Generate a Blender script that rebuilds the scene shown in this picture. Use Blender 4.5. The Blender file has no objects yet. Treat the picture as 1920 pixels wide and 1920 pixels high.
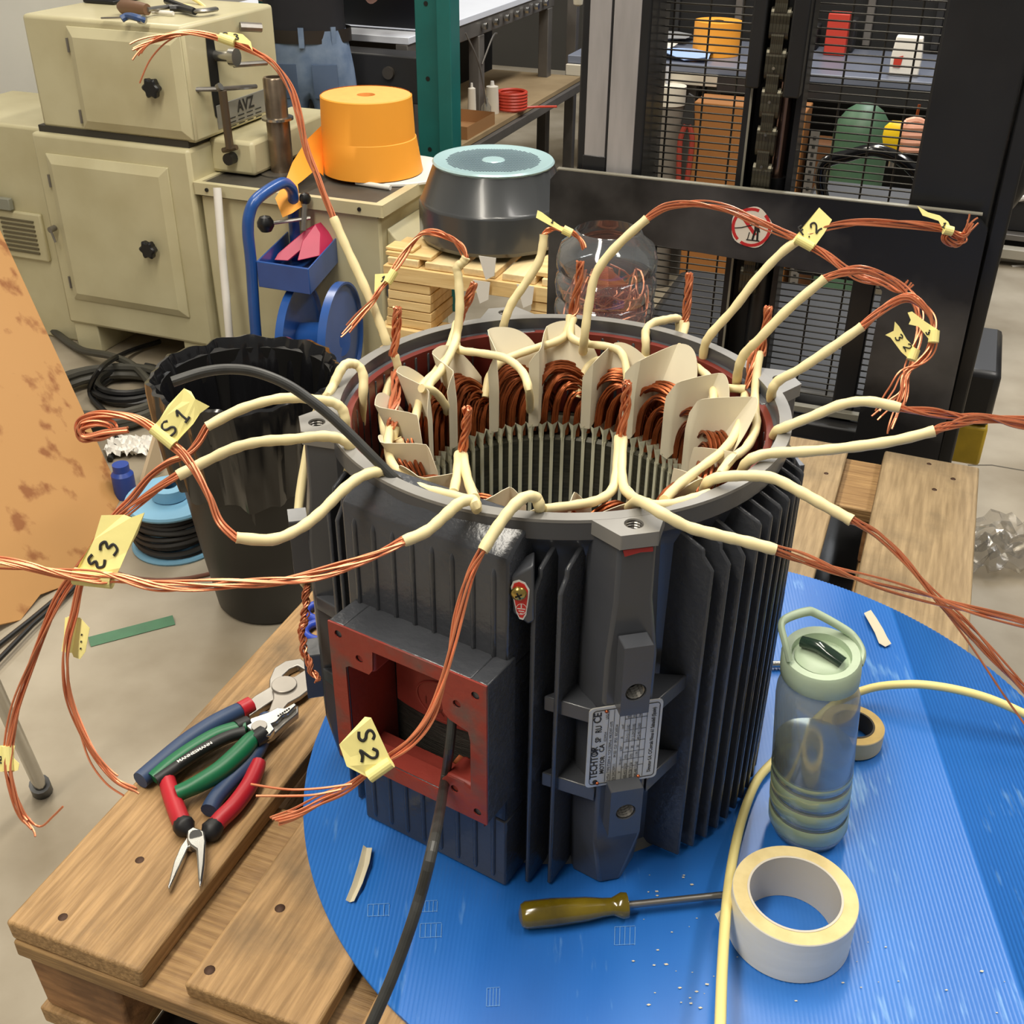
import bpy, bmesh, math, random
from mathutils import Vector, Matrix
import numpy as np
random.seed(7)
SC = bpy.context.scene
COL = SC.collection
PI = math.pi
# ------------------------------------------------------------------ camera
CAM = Vector((-0.0404, -0.9543, 1.6018))
FPX, PITCH, ROLL, YAW = 2127.54, 0.548372, 0.010667, -0.001587
_f = Vector((math.sin(YAW)*math.cos(PITCH), math.cos(YAW)*math.cos(PITCH), -math.sin(PITCH)))
_r = Vector((math.cos(YAW), -math.sin(YAW), 0)); _u = _r.cross(_f)
FW = _f
RT = _r*math.cos(ROLL) + _u*math.sin(ROLL)
UPV = -_r*math.sin(ROLL) + _u*math.cos(ROLL)
cd = bpy.data.cameras.new('camera'); cam = bpy.data.objects.new('camera', cd); COL.objects.link(cam)
cd.sensor_width = 36.0; cd.lens = FPX/1920*36.0; cd.clip_start = 0.02; cd.clip_end = 60
cam.matrix_world = Matrix((( RT.x, UPV.x, -FW.x, CAM.x), (RT.y, UPV.y, -FW.y, CAM.y), (RT.z, UPV.z, -FW.z, CAM.z), (0, 0, 0, 1)))
SC.camera = cam
# ------------------------------------------------------------------ world, lamps, exposure
w = bpy.data.worlds.new('world'); SC.world = w; w.use_nodes = True
w.node_tree.nodes['Background'].inputs[0].default_value = (0.86, 0.83, 0.76, 1)
w.node_tree.nodes['Background'].inputs[1].default_value = 0.22
SC.view_settings.view_transform = 'Standard'; SC.view_settings.look = 'None'
SC.view_settings.exposure = 0.0; SC.view_settings.gamma = 1.0; SC.view_settings.use_curve_mapping = False
def tube_lamp(x, y, z, lx, ly, power, col=(1, 0.93, 0.80), rz=-0.358):
    l = bpy.data.lights.new('ceiling_lamp', 'AREA'); l.shape = 'RECTANGLE'; l.size = lx; l.size_y = ly
    l.energy = power; l.color = col
    o = bpy.data.objects.new('ceiling_lamp', l); COL.objects.link(o); o.location = (x, y, z); o.rotation_euler = (0, 0, rz)
tube_lamp(-0.9, 0.2, 4.2, 0.35, 2.6, 84)
tube_lamp(0.7, 1.8, 4.2, 0.35, 3.0, 90)
tube_lamp(-1.6, -1.9, 4.2, 0.5, 2.6, 98)
tube_lamp(2.2, 0.4, 4.2, 0.4, 2.6, 72, (1, 0.95, 0.88))
tube_lamp(-1.9, 4.6, 4.4, 0.5, 3.0, 95)
tube_lamp(2.2, 5.2, 4.4, 0.5, 3.0, 140, (0.95, 0.97, 1))
# ------------------------------------------------------------------ building frame and pixel helpers (photo is 1920 x 1920)
A = Vector((0.937, -0.35, 0)).normalized(); B = Vector((0.35, 0.937, 0)).normalized(); ZV = Vector((0, 0, 1))
def ray(px, py): return FW + RT*((px-960)/FPX) - UPV*((py-960)/FPX)
def P(px, py, d): return CAM + ray(px, py)*d
def Zp(px, py, z):
    d = ray(px, py); return CAM + d*((z-CAM.z)/d.z)
def Yp(px, py, y):
    d = ray(px, py); return CAM + d*((y-CAM.y)/d.y)
def Bp(px, py, b):
    d = ray(px, py); return CAM + d*((b-CAM.dot(B))/d.dot(B))
def Ap(px, py, a):
    d = ray(px, py); return CAM + d*((a-CAM.dot(A))/d.dot(A))
def dep(p): return (Vector(p)-CAM).dot(FW)
def W(a, b, z): return A*a + B*b + ZV*z
MAB = Matrix(((A.x, B.x, 0, 0), (A.y, B.y, 0, 0), (0, 0, 1, 0), (0, 0, 0, 1)))
# ------------------------------------------------------------------ materials
def srgb(c):
    f = lambda v: v/12.92 if v <= 0.04045 else ((v+0.055)/1.055)**2.4
    return tuple(f(v/255) for v in c)
MATS = {}
def mat(name, col, rough=0.5, metal=0.0, var=0.0, vscale=8.0, col2=None, bump=0.0, bscale=60.0, coat=0.0, stretch=(1, 1, 1), spec=0.5, vrough=0.0, detail=4.0, thresh=None):
    if name in MATS: return MATS[name]
    m = bpy.data.materials.new(name); m.use_nodes = True; MATS[name] = m
    nt = m.node_tree; N = nt.nodes; L = nt.links; p = N['Principled BSDF']
    c = srgb(col); p.inputs['Base Color'].default_value = (*c, 1)
    p.inputs['Roughness'].default_value = rough; p.inputs['Metallic'].default_value = metal
    p.inputs['Coat Weight'].default_value = coat; p.inputs['Coat Roughness'].default_value = 0.12
    p.inputs['Specular IOR Level'].default_value = spec
    if var or col2 or bump or vrough:
        tc = N.new('ShaderNodeTexCoord'); mp = N.new('ShaderNodeMapping'); mp.inputs['Scale'].default_value = stretch
        oi = N.new('ShaderNodeObjectInfo'); vm = N.new('ShaderNodeVectorMath'); vm.operation = 'ADD'   # every board its own grain
        mlt = N.new('ShaderNodeMath'); mlt.operation = 'MULTIPLY'; mlt.inputs[1].default_value = 7.0
        L.new(oi.outputs['Random'], mlt.inputs[0]); L.new(tc.outputs['Object'], vm.inputs[0]); L.new(mlt.outputs[0], vm.inputs[1])
        L.new(vm.outputs[0], mp.inputs['Vector'])
    if var or col2 or vrough:
        n = N.new('ShaderNodeTexNoise'); n.inputs['Scale'].default_value = vscale; n.inputs['Detail'].default_value = detail
        L.new(mp.outputs[0], n.inputs['Vector'])
        r = N.new('ShaderNodeValToRGB'); e = r.color_ramp.elements
        lo, hi = thresh or (0.3, 0.7)
        e[0].position = lo; e[1].position = hi
        if col2: a, b = c, srgb(col2)
        else: a = tuple(v*(1-var) for v in c); b = tuple(min(1, v*(1+var)) for v in c)
        e[0].color = (*a, 1); e[1].color = (*b, 1)
        L.new(n.outputs['Fac'], r.inputs[0])
        if var or col2: L.new(r.outputs[0], p.inputs['Base Color'])
        if vrough:
            mr = N.new('ShaderNodeMapRange'); mr.inputs[3].default_value = max(0.02, rough-vrough); mr.inputs[4].default_value = min(1, rough+vrough)
            L.new(n.outputs['Fac'], mr.inputs[0]); L.new(mr.outputs[0], p.inputs['Roughness'])
    if bump:
        n2 = N.new('ShaderNodeTexNoise'); n2.inputs['Scale'].default_value = bscale; n2.inputs['Detail'].default_value = 3
        L.new(mp.outputs[0], n2.inputs['Vector'])
        bn = N.new('ShaderNodeBump'); bn.inputs['Strength'].default_value = bump; bn.inputs['Distance'].default_value = 0.004
        L.new(n2.outputs['Fac'], bn.inputs['Height']); L.new(bn.outputs[0], p.inputs['Normal'])
    return m
def clear_mat(name, col, rough=0.05, alpha_tint=0.55, ior=1.1):
    m = bpy.data.materials.new(name); m.use_nodes = True; MATS[name] = m
    nt = m.node_tree; N = nt.nodes; L = nt.links; N.remove(N['Principled BSDF'])
    t = N.new('ShaderNodeBsdfTransparent'); t.inputs[0].default_value = (*srgb(col), 1)
    g = N.new('ShaderNodeBsdfGlossy'); g.inputs['Roughness'].default_value = rough; g.inputs[0].default_value = (1, 1, 1, 1)
    d = N.new('ShaderNodeBsdfDiffuse'); d.inputs[0].default_value = (*srgb(col), 1)
    lw = N.new('ShaderNodeLayerWeight'); lw.inputs[0].default_value = 0.35
    mx0 = N.new('ShaderNodeMixShader'); mx0.inputs[0].default_value = 1-alpha_tint
    L.new(d.outputs[0], mx0.inputs[1]) if False else None
    L.new(t.outputs[0], mx0.inputs[1]); L.new(d.outputs[0], mx0.inputs[2])
    mx = N.new('ShaderNodeMixShader')
    mr = N.new('ShaderNodeMapRange'); mr.inputs[3].default_value = 0.06; mr.inputs[4].default_value = 0.42
    L.new(lw.outputs['Facing'], mr.inputs[0]); L.new(mr.outputs[0], mx.inputs[0])
    L.new(mx0.outputs[0], mx.inputs[1]); L.new(g.outputs[0], mx.inputs[2])
    L.new(mx.outputs[0], N['Material Output'].inputs[0])
    return m
def wood(name, c1, c2, stretch, scale=14, rough=0.65, stain=None):
    """grain along the axis whose stretch is small; optional dark stains"""
    if name in MATS: return MATS[name]
    m = mat(name, c1, rough, 0, col2=c2, vscale=scale, stretch=stretch, detail=8, bump=0.35, bscale=scale*2.2, thresh=(0.36, 0.66))
    if stain:
        nt = m.node_tree; N = nt.nodes; L = nt.links; p = N['Principled BSDF']
        src = p.inputs['Base Color'].links[0].from_socket
        tc = N.new('ShaderNodeTexCoord'); n = N.new('ShaderNodeTexNoise'); n.inputs['Scale'].default_value = 7; n.inputs['Detail'].default_value = 8; n.inputs['Roughness'].default_value = .62
        oi = N.new('ShaderNodeObjectInfo'); vm = N.new('ShaderNodeVectorMath'); vm.operation = 'ADD'; L.new(tc.outputs['Object'], vm.inputs[0]); L.new(oi.outputs['Random'], vm.inputs[1]); L.new(vm.outputs[0], n.inputs['Vector'])
        r = N.new('ShaderNodeValToRGB'); r.color_ramp.elements[0].position = 0.50; r.color_ramp.elements[1].position = 0.70
        r.color_ramp.elements[0].color = (0, 0, 0, 1); r.color_ramp.elements[1].color = (0.75, 0.75, 0.75, 1)
        L.new(n.outputs['Fac'], r.inputs[0])
        mx = N.new('ShaderNodeMix'); mx.data_type = 'RGBA'; mx.inputs['B'].default_value = (*srgb(stain), 1)
        L.new(r.outputs[0], mx.inputs['Factor']); L.new(src, mx.inputs['A']); L.new(mx.outputs['Result'], p.inputs['Base Color'])
    return m
# ------------------------------------------------------------------ mesh builder (world coordinates; build() makes them local to the parent)
class MB:
    def __init__(s): s.v = []; s.f = []; s.m = []; s.k = 0
    def add(s, vs, fs, mi=None):
        b = len(s.v); s.v += [Vector(x) for x in vs]
        for f in fs: s.f.append([i+b for i in f]); s.m.append(s.k if mi is None else mi)
        return s
    def box(s, lo, hi, M=None):
        x0, y0, z0 = lo; x1, y1, z1 = hi
        vs = [Vector(q) for q in ((x0,y0,z0),(x1,y0,z0),(x1,y1,z0),(x0,y1,z0),(x0,y0,z1),(x1,y0,z1),(x1,y1,z1),(x0,y1,z1))]
        if M is not None: vs = [M @ q for q in vs]
        return s.add(vs, [(0,3,2,1),(4,5,6,7),(0,1,5,4),(1,2,6,5),(2,3,7,6),(3,0,4,7)])
    def abox(s, a0, a1, b0, b1, z0, z1): return s.box((a0, b0, z0), (a1, b1, z1), MAB)
    def loft(s, rings, caps=True, closed=True):
        n = len(rings[0]); b = len(s.v)
        vs = [q for r in rings for q in r]; fs = []
        for i in range(len(rings)-1):
            for j in range(n if closed else n-1):
                k = (j+1) % n
                fs.append((i*n+j, i*n+k, (i+1)*n+k, (i+1)*n+j))
        if caps: fs.append(tuple(range(n))[::-1]); fs.append(tuple((len(rings)-1)*n+j for j in range(n)))
        return s.add(vs, fs)
    def prism(s, poly, off):
        """closed 3-D polygon extruded by the vector off"""
        off = Vector(off); poly = [Vector(q) for q in poly]
        return s.loft([poly, [q+off for q in poly]])
    def lathe(s, prof, c=(0,0,0), seg=48, M=None, a0=0.0, a1=2*PI, closed=True):
        c = Vector(c); full = abs(a1-a0-2*PI) < 1e-6
        n = seg if full else seg+1; rings = []
        for r, z in prof:
            ring = []
            for j in range(n):
                t = a0+(a1-a0)*j/seg
                q = Vector((r*math.cos(t), r*math.sin(t), z))
                ring.append((M @ q if M is not None else q) + c)
            rings.append(ring)
        return s.loft(rings, caps=False, closed=full)
    def cyl(s, p0, p1, r, seg=16, r1=None):
        p0 = Vector(p0); p1 = Vector(p1); d = (p1-p0).normalized()
        x = d.orthogonal().normalized(); y = d.cross(x)
        r1 = r if r1 is None else r1
        rg = lambda c, rr: [c + x*(rr*math.cos(2*PI*j/seg)) + y*(rr*math.sin(2*PI*j/seg)) for j in range(seg)]
        return s.loft([rg(p0, r), rg(p1, r1)])
    def tube(s, pts, r, seg=8, caps=True, flat=None, rs=None):
        """tube along points; flat=(normal, factor) squeezes it along normal"""
        pts = [Vector(q) for q in pts]; n = len(pts); rings = []; x = None
        for i, q in enumerate(pts):
            d = (pts[min(i+1, n-1)]-pts[max(i-1, 0)])
            d = d.normalized() if d.length > 1e-9 else Vector((0, 0, 1))
            if x is None: x = d.orthogonal().normalized()
            x = x - d*x.dot(d)
            x = x.normalized() if x.length > 1e-6 else d.orthogonal().normalized()
            y = d.cross(x); rr = rs[i] if rs else r; ring = []
            for j in range(seg):
                o = x*(rr*math.cos(2*PI*j/seg)) + y*(rr*math.sin(2*PI*j/seg))
                if flat: nn, k = flat; o = o - nn*(o.dot(nn)*(1-k))
                ring.append(q+o)
            rings.append(ring)
        return s.loft(rings, caps=caps)
    def grid(s, G, th=0.0):
        """sheet from a 2-D list of points; th gives it thickness along its local normals"""
        R, Cn = len(G), len(G[0]); G = [[Vector(q) for q in row] for row in G]
        f = [(i*Cn+j, i*Cn+j+1, (i+1)*Cn+j+1, (i+1)*Cn+j) for i in range(R-1) for j in range(Cn-1)]
        s.add([q for row in G for q in row], f)
        if th:
            H = []
            for i in range(R):
                for j in range(Cn):
                    a = G[min(i+1, R-1)][j]-G[max(i-1, 0)][j]; b = G[i][min(j+1, Cn-1)]-G[i][max(j-1, 0)]
                    n = a.cross(b); n = n.normalized() if n.length > 1e-12 else Vector((0, 0, 1))
                    H.append(G[i][j]+n*th)
            s.add(H, [q[::-1] for q in f])
            b = len(s.v)-2*R*Cn; o = R*Cn
            e = [(i*Cn, (i+1)*Cn) for i in range(R-1)] + [((i+1)*Cn+Cn-1, i*Cn+Cn-1) for i in range(R-1)] + [(j+1, j) for j in range(Cn-1)] + [((R-1)*Cn+j, (R-1)*Cn+j+1) for j in range(Cn-1)]
            for p, q in e: s.f.append([b+p, b+q, b+q+o, b+p+o]); s.m.append(s.k)
        return s
    def plate(s, outer, holes, off):
        """flat polygon with holes (3-D points), extruded by off, real openings"""
        bm = bmesh.new(); off = Vector(off); loops = [outer]+list(holes); edges = []
        for lp in loops:
            vs = [bm.verts.new(q) for q in lp]
            edges += [bm.edges.new((vs[i], vs[(i+1) % len(vs)])) for i in range(len(vs))]
        bmesh.ops.triangle_fill(bm, use_beauty=True, use_dissolve=False, edges=edges, normal=off)
        bm.verts.index_update()
        vs = [q.co.copy() for q in bm.verts]; fs = [[q.index for q in fc.verts] for fc in bm.faces]; bm.free()
        s.add(vs, fs); s.add([q+off for q in vs], [f[::-1] for f in fs])
        for lp in loops: s.loft([[Vector(q) for q in lp], [Vector(q)+off for q in lp]], caps=False)
        return s
    def build(s, name, mats, parent=None, smooth=False, origin=None, bevel=0.0, label=None, bseg=2):
        if not isinstance(mats, (list, tuple)): mats = [mats]
        o0 = Vector((0, 0, 0)); p = parent
        while p is not None: o0 = o0 + Vector(p.location); p = p.parent
        og = Vector(origin) if origin is not None else None
        sub = o0 if og is None else og
        me = bpy.data.meshes.new(name); me.from_pydata([tuple(q-sub) for q in s.v], [], s.f)
        for m in mats: me.materials.append(m)
        if len(mats) > 1: me.polygons.foreach_set('material_index', s.m)
        bm = bmesh.new(); bm.from_mesh(me); bmesh.ops.recalc_face_normals(bm, faces=bm.faces)
        bm.to_mesh(me); bm.free()
        if smooth:
            me.polygons.foreach_set('use_smooth', [True]*len(me.polygons))
            me.set_sharp_from_angle(angle=smooth if isinstance(smooth, float) else 0.7)
        me.update(); o = bpy.data.objects.new(name, me); COL.objects.link(o)
        if parent is not None: o.parent = parent
        if og is not None: o.location = og-o0
        if bevel:
            b = o.modifiers.new('bevel', 'BEVEL'); b.width = bevel; b.segments = bseg; b.limit_method = 'ANGLE'; b.angle_limit = 0.6
            me.polygons.foreach_set('use_smooth', [True]*len(me.polygons)); me.set_sharp_from_angle(angle=0.45)
            b.harden_normals = False
        if label: o['label'] = label
        return o
def tag(o, label, cat, group=None, kind=None):
    o['label'] = label; o['category'] = cat
    if group: o['group'] = group
    if kind: o['kind'] = kind
    return o
def thing(name, label, cat, loc, group=None):
    o = bpy.data.objects.new(name, None); COL.objects.link(o); o.location = Vector(loc); o.empty_display_size = 0.05
    return tag(o, label, cat, group)
def struct(o): o['kind'] = 'structure'; return o
def copy_tree(o, parent=None):
    c = o.copy(); COL.objects.link(c)
    if parent is not None: c.parent = parent
    for ch in list(o.children): copy_tree(ch, c)
    return c
def spline(pts, n=8):
    """Catmull-Rom through points"""
    pts = [Vector(q) for q in pts]
    if len(pts) < 3: return [pts[0].lerp(pts[-1], i/n) for i in range(n+1)]
    out = []
    for i in range(len(pts)-1):
        p0 = pts[max(i-1, 0)]; p1 = pts[i]; p2 = pts[i+1]; p3 = pts[min(i+2, len(pts)-1)]
        for k in range(n):
            t = k/n
            out.append(0.5*((2*p1)+(p2-p0)*t+(2*p0-5*p1+4*p2-p3)*t*t+(3*p1-p0-3*p2+p3)*t**3))
    out.append(pts[-1]); return out
def path(pts, n=6):
    """pixel points, each (px, py) or (px, py, depth); missing depths are interpolated -> smooth 3-D path"""
    k = [i for i, q in enumerate(pts) if len(q) > 2]; out = []
    for i, q in enumerate(pts):
        if len(q) > 2: d = q[2]
        else:
            lo = max([j for j in k if j < i], default=k[0]); hi = min([j for j in k if j > i], default=k[-1])
            d = pts[lo][2] if hi == lo else pts[lo][2]+(pts[hi][2]-pts[lo][2])*(i-lo)/(hi-lo)
        out.append(P(q[0], q[1], d))
    return spline(out, n)
def Cyl(px, py, r):
    d = ray(px, py); a = d.x*d.x+d.y*d.y; b_ = CAM.x*d.x+CAM.y*d.y; c = CAM.x**2+CAM.y**2-r*r
    return CAM+d*((-b_-math.sqrt(max(0, b_*b_-a*c)))/a)
def text_mesh(txt, size, M, font_bold=False, xs=1.0, align='LEFT'):
    """flat lettering -> (verts, faces) placed by matrix M"""
    c = bpy.data.curves.new('lettering', 'FONT'); c.body = txt; c.size = size; c.align_x = align; c.resolution_u = 2
    if font_bold: c.offset = size*0.02
    o = bpy.data.objects.new('lettering', c); COL.objects.link(o)
    dg = bpy.context.evaluated_depsgraph_get(); dg.update()
    me = bpy.data.meshes.new_from_object(o.evaluated_get(dg))
    vs = [M @ Vector((q.co.x*xs, q.co.y, 0)) for q in me.vertices]; fs = [list(p.vertices) for p in me.polygons]
    bpy.data.objects.remove(o); bpy.data.curves.remove(c); bpy.data.meshes.remove(me)
    return vs, fs
# handwriting strokes on a unit box (x right, y up)
GL = {
 'S': [[(.9,.85),(.6,1),(.25,.9),(.15,.7),(.35,.52),(.7,.42),(.85,.22),(.6,.02),(.1,.08)]],
 '1': [[(.2,.7),(.55,1),(.5,.5),(.5,0)],[(.2,0),(.85,.03)]],
 '2': [[(.1,.75),(.35,1),(.75,.9),(.75,.6),(.4,.3),(.08,.03),(.5,.1),(.95,0)]],
 '3': [[(.1,.9),(.5,1),(.8,.8),(.45,.55),(.85,.35),(.6,.02),(.1,.08)]],
 'E': [[(.85,.92),(.4,1),(.15,.75),(.5,.55),(.15,.3),(.4,.0),(.9,.1)]],
 'F': [[(.2,0),(.3,1)],[(.3,1),(.9,.95)],[(.25,.55),(.7,.55)]],
 '.': [[(.3,.05),(.5,.0),(.45,.1)]],
}
# ------------------------------------------------------------------ palette
M_paint = mat('grey_gloss_paint', (66, 68, 73), 0.26, 0, var=0.06, vscale=6, bump=0.25, bscale=130, coat=0.25)
M_paint2 = mat('grey_paint_smooth', (72, 74, 79), 0.30, 0, var=0.06, vscale=5, bump=0.08, bscale=60, coat=0.2)
M_mach = mat('machined_grey_rim', (136, 134, 130), 0.42, 0.25, var=0.14, vscale=12, vrough=0.1)
M_red = mat('red_oxide_primer', (150, 58, 48), 0.5, 0, var=0.12, vscale=18, bump=0.15, bscale=90)
M_redworn = mat('worn_red_oxide', (150, 58, 48), 0.45, 0.1, col2=(104, 82, 78), vscale=30, stretch=(1, 1, 1), thresh=(0.5, 0.72), bump=0.25, bscale=90)
M_darkred = mat('dark_red_varnish', (112, 44, 36), 0.38, 0, var=0.15, vscale=9)
M_core = mat('black_laminated_core', (84, 80, 74), 0.4, 0.4, var=0.45, vscale=40, stretch=(1, 1, 16), bump=0.5, bscale=90)
M_bore = mat('bore_steel', (66, 64, 52), 0.42, 0.35, var=0.35, vscale=40, stretch=(1, 1, 8))
M_slot = mat('slot_paper', (206, 204, 178), 0.7, 0, var=0.08, vscale=20)
M_paper = mat('insulation_paper', (212, 203, 178), 0.75, 0, var=0.05, vscale=9, bump=0.06, bscale=30)
M_copper = mat('copper_enamel', (166, 88, 50), 0.28, 0.75, var=0.22, vscale=40)
M_copper2 = mat('copper_winding', (146, 76, 40), 0.32, 0.7, var=0.28, vscale=50)
M_copstrand = mat('copper_strand', (212, 130, 92), 0.3, 0.5, var=0.15, vscale=25)
M_sleeve = mat('cream_sleeving', (230, 214, 164), 0.5, 0, var=0.05, vscale=30)
M_tape = mat('yellow_masking_tape', (240, 228, 148), 0.7, 0, var=0.05, vscale=14, bump=0.1, bscale=60)
M_ink = mat('black_marker_ink', (28, 26, 24), 0.6)
M_black = mat('black_plastic', (22, 22, 23), 0.4)
M_hole = mat('hole_black', (12, 11, 10), 0.6)
M_chrome = mat('bright_steel', (190, 188, 182), 0.22, 0.95, var=0.08, vscale=20)
M_steel = mat('dull_steel', (150, 146, 140), 0.36, 0.85, var=0.15, vscale=18)
M_plate = mat('nameplate_alu', (205, 203, 196), 0.4, 0.35, var=0.04)
M_print = mat('plate_print', (40, 38, 36), 0.6)
M_white = mat('white_plastic', (232, 228, 220), 0.45)
# ------------------------------------------------------------------ motor frame
S = 0.213; ZD = 0.75; ZT = ZD+1.84*S
motor = thing('motor_stator', 'large grey finned electric motor stator with copper windings and cream leads on blue disc', 'motor', (0, 0, ZD))
def fr(az):
    a = math.radians(az); n = Vector((math.cos(a), math.sin(a), 0)); return n, Vector((-n.y, n.x, 0))
def mp(az, t, D, z):
    n, u = fr(az); return (n*D+u*t)*S + Vector((0, 0, ZT+z*S))
def lz(prof): return [(r*S, ZT+z*S) for r, z in prof]
TA = 238.5
oa0 = math.radians(TA)+math.asin(-0.27/0.93); oa1 = math.radians(TA)+math.asin(0.34/0.93)
b = MB()
b.lathe(lz([(0.90, -0.06), (0.93, -0.06), (0.945, -0.055), (0.948, 0), (1.0, 0), (1.0, -0.085), (0.965, -0.12), (0.935, -0.2), (0.93, -0.63)]), seg=128)
b.lathe(lz([(0.93, -1.50), (0.93, -1.80), (0.96, -1.84), (0.86, -1.84), (0.86, -1.50)]), seg=96)
b.lathe(lz([(0.93, -0.63), (0.93, -1.50)]), seg=80, a0=oa1, a1=oa0+2*PI)
b.build('frame_shell', M_paint2, motor, smooth=0.6)
b = MB(); b.lathe(lz([(0.947, -0.001), (0.9475, 0.0006), (1.0, 0.0006), (1.001, -0.012)]), seg=128)
b.build('machined_rim', M_mach, motor, smooth=0.5)
b = MB(); b.lathe(lz([(0.93, -0.058), (0.90, -0.06), (0.898, -0.5)]), seg=96)
b.build('bore_lining', M_darkred, motor, smooth=True, label='dark red varnished inner wall below the rim')
# core stack
b = MB(); b.lathe(lz([(0.885, -0.5), (0.63, -0.5), (0.615, -0.52), (0.615, -1.5), (0.885, -1.5), (0.885, -0.5)]), seg=120)
b.build('core_stack', M_bore, motor, smooth=0.6)
b = MB(); b.lathe(lz([(0.925, -0.6), (0.925, -1.5)]), seg=60, a0=oa0-0.1, a1=oa1+0.1)
b.build('core_outside', M_core, motor, smooth=True, label='black laminated core seen through the terminal opening')
# corner lugs and columns
def octh(c, n, u, r, k=14): return [c + n*(r*math.cos(2*PI*j/k)) + u*(r*math.sin(2*PI*j/k)) for j in range(k)]
def corner(az, gussets=True):
    n, u = fr(az)
    b = MB()
    for secs in ([(-0.055, .13, .068, 1.10), (-0.30, .135, .07, 1.105), (-0.55, .145, .10, 1.13), (-1.52, .145, .10, 1.13), (-1.84, .135, .045, 1.08)],):
        b.loft([[mp(az, -ub, .90, z), mp(az, -ub*1.02, .985, z), mp(az, -uf, D, z), mp(az, uf, D, z), mp(az, ub*1.02, .985, z), mp(az, ub, .90, z)] for z, ub, uf, D in secs])
    col = b.build('corner_column', M_paint2, motor, bevel=0.0025)
    b = MB(); c = mp(az, 0, 1.045, 0.0)
    outer = [mp(az, -.15, .975, 0), mp(az, -.072, 1.115, 0), mp(az, .072, 1.115, 0), mp(az, .15, .975, 0), mp(az, 0.0, .963, 0)]
    b.plate(outer, [octh(c, n, u, .036*S, 20)], (0, 0, -0.060*S))
    lug = b.build('corner_lug', M_mach, motor, bevel=0.0012)
    b = MB()
    for k in range(5):
        zz = -0.004-0.011*k
        b.lathe([(0.0295*S, zz*S), (0.0362*S, (zz-0.0055)*S), (0.0295*S, (zz-0.011)*S)], c, 18)
    b.k = 1; b.lathe([(0.0, -0.057*S), (0.036*S, -0.057*S)], c, 18)
    b.build('screw_thread', [M_steel, M_hole], lug)
    # machined pads with tapped holes, nameplate sits between them
    for z0, z1, hz, uw in ((-.437, -.765, -.655, .058), (-1.165, -1.42, -1.287, .068)):
        b = MB(); c = mp(az, 0.0, 1.205, hz)
        o = [mp(az, -uw, 1.205, z1), mp(az, uw, 1.205, z1), mp(az, uw, 1.205, z0), mp(az, -uw, 1.205, z0)]
        b.plate(o, [octh(c, u, ZV, .042*S, 18)], n*(-0.08*S))
        pd = b.build('mounting_pad', M_paint2, motor, bevel=0.0012)
        q = MB(); Mx = Matrix(((u.x, 0, n.x, 0), (u.y, 0, n.y, 0), (0, 1, 0, 0), (0, 0, 0, 1)))
        for k in range(5):
            zz = -0.006-0.013*k
            q.lathe([(.036*S, zz*S), (.0425*S, (zz-.0065)*S), (.036*S, (zz-.013)*S)], c, 16, Mx)
        q.k = 1; q.lathe([(0.0, -0.074*S), (0.042*S, -0.074*S)], c, 16, Mx)
        q.build('screw_thread', [M_steel, M_hole], pd)
    if gussets:
        for z in (-.80, -1.21):
            for sg in (-1, 1):
                b = MB(); b.prism([mp(az, sg*.11, 1.125, z), mp(az, sg*.30, .985, z), mp(az, sg*.13, .93, z)], (0, 0, -.075*S))
                b.build('gusset', M_paint2, motor, bevel=0.0012)
for k in range(4): corner(13.5+90*k, gussets=(k in (2, 3)))
b = MB(); b.prism([mp(283.5, -.058, 1.107, -.066), mp(283.5, .055, 1.107, -.066), mp(283.5, .057, 1.108, -.086), mp(283.5, .01, 1.108, -.083), mp(283.5, -.05, 1.108, -.094)], fr(283.5)[0]*0.0005)
b.build('red_paint_mark', mat('red_paint_dab', (170, 44, 36), 0.5), motor, label='small dab of red paint under the front lug')
# cooling fins
def fin(az, t, n0=0.86, R=1.078, zb=-1.82, th=0.02, ztop=-0.10):
    n1 = math.sqrt(max(R*R-t*t, 0.01)); nb = max(0.60, math.sqrt(max(.925**2-t*t, 0.2)))
    s1 = nb+(n1-nb)*0.30; s2 = nb+(n1-nb)*0.74
    big = n1-nb > 0.16
    if big: prof = [(nb-.03, -1.83), (nb-.03, -.10), (nb, -.125), (s2, -.19), (s2+.004, -.222), (n1-.008, -.262), (n1, -.275), (n1, zb)]
    else: prof = [(nb-.03, -1.83), (nb-.03, ztop+.03), (nb, ztop+.01), (s1, ztop-.005), (n1-.012, ztop-.05), (n1, ztop-.065), (n1, zb)]
    b = MB(); nn, u = fr(az)
    b.prism([mp(az, t-th/2, q, z) for q, z in prof], u*(th*S))
    return b.build('cooling_fin', M_paint, motor, bevel=0.0016)
for az in (328.5, 58.5, 148.5):
    for k in range(13):
        fin(az, -0.478+0.0797*k)
for t in (-.555, -.47, .462, .548): fin(TA, t, zb=-1.83)
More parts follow.
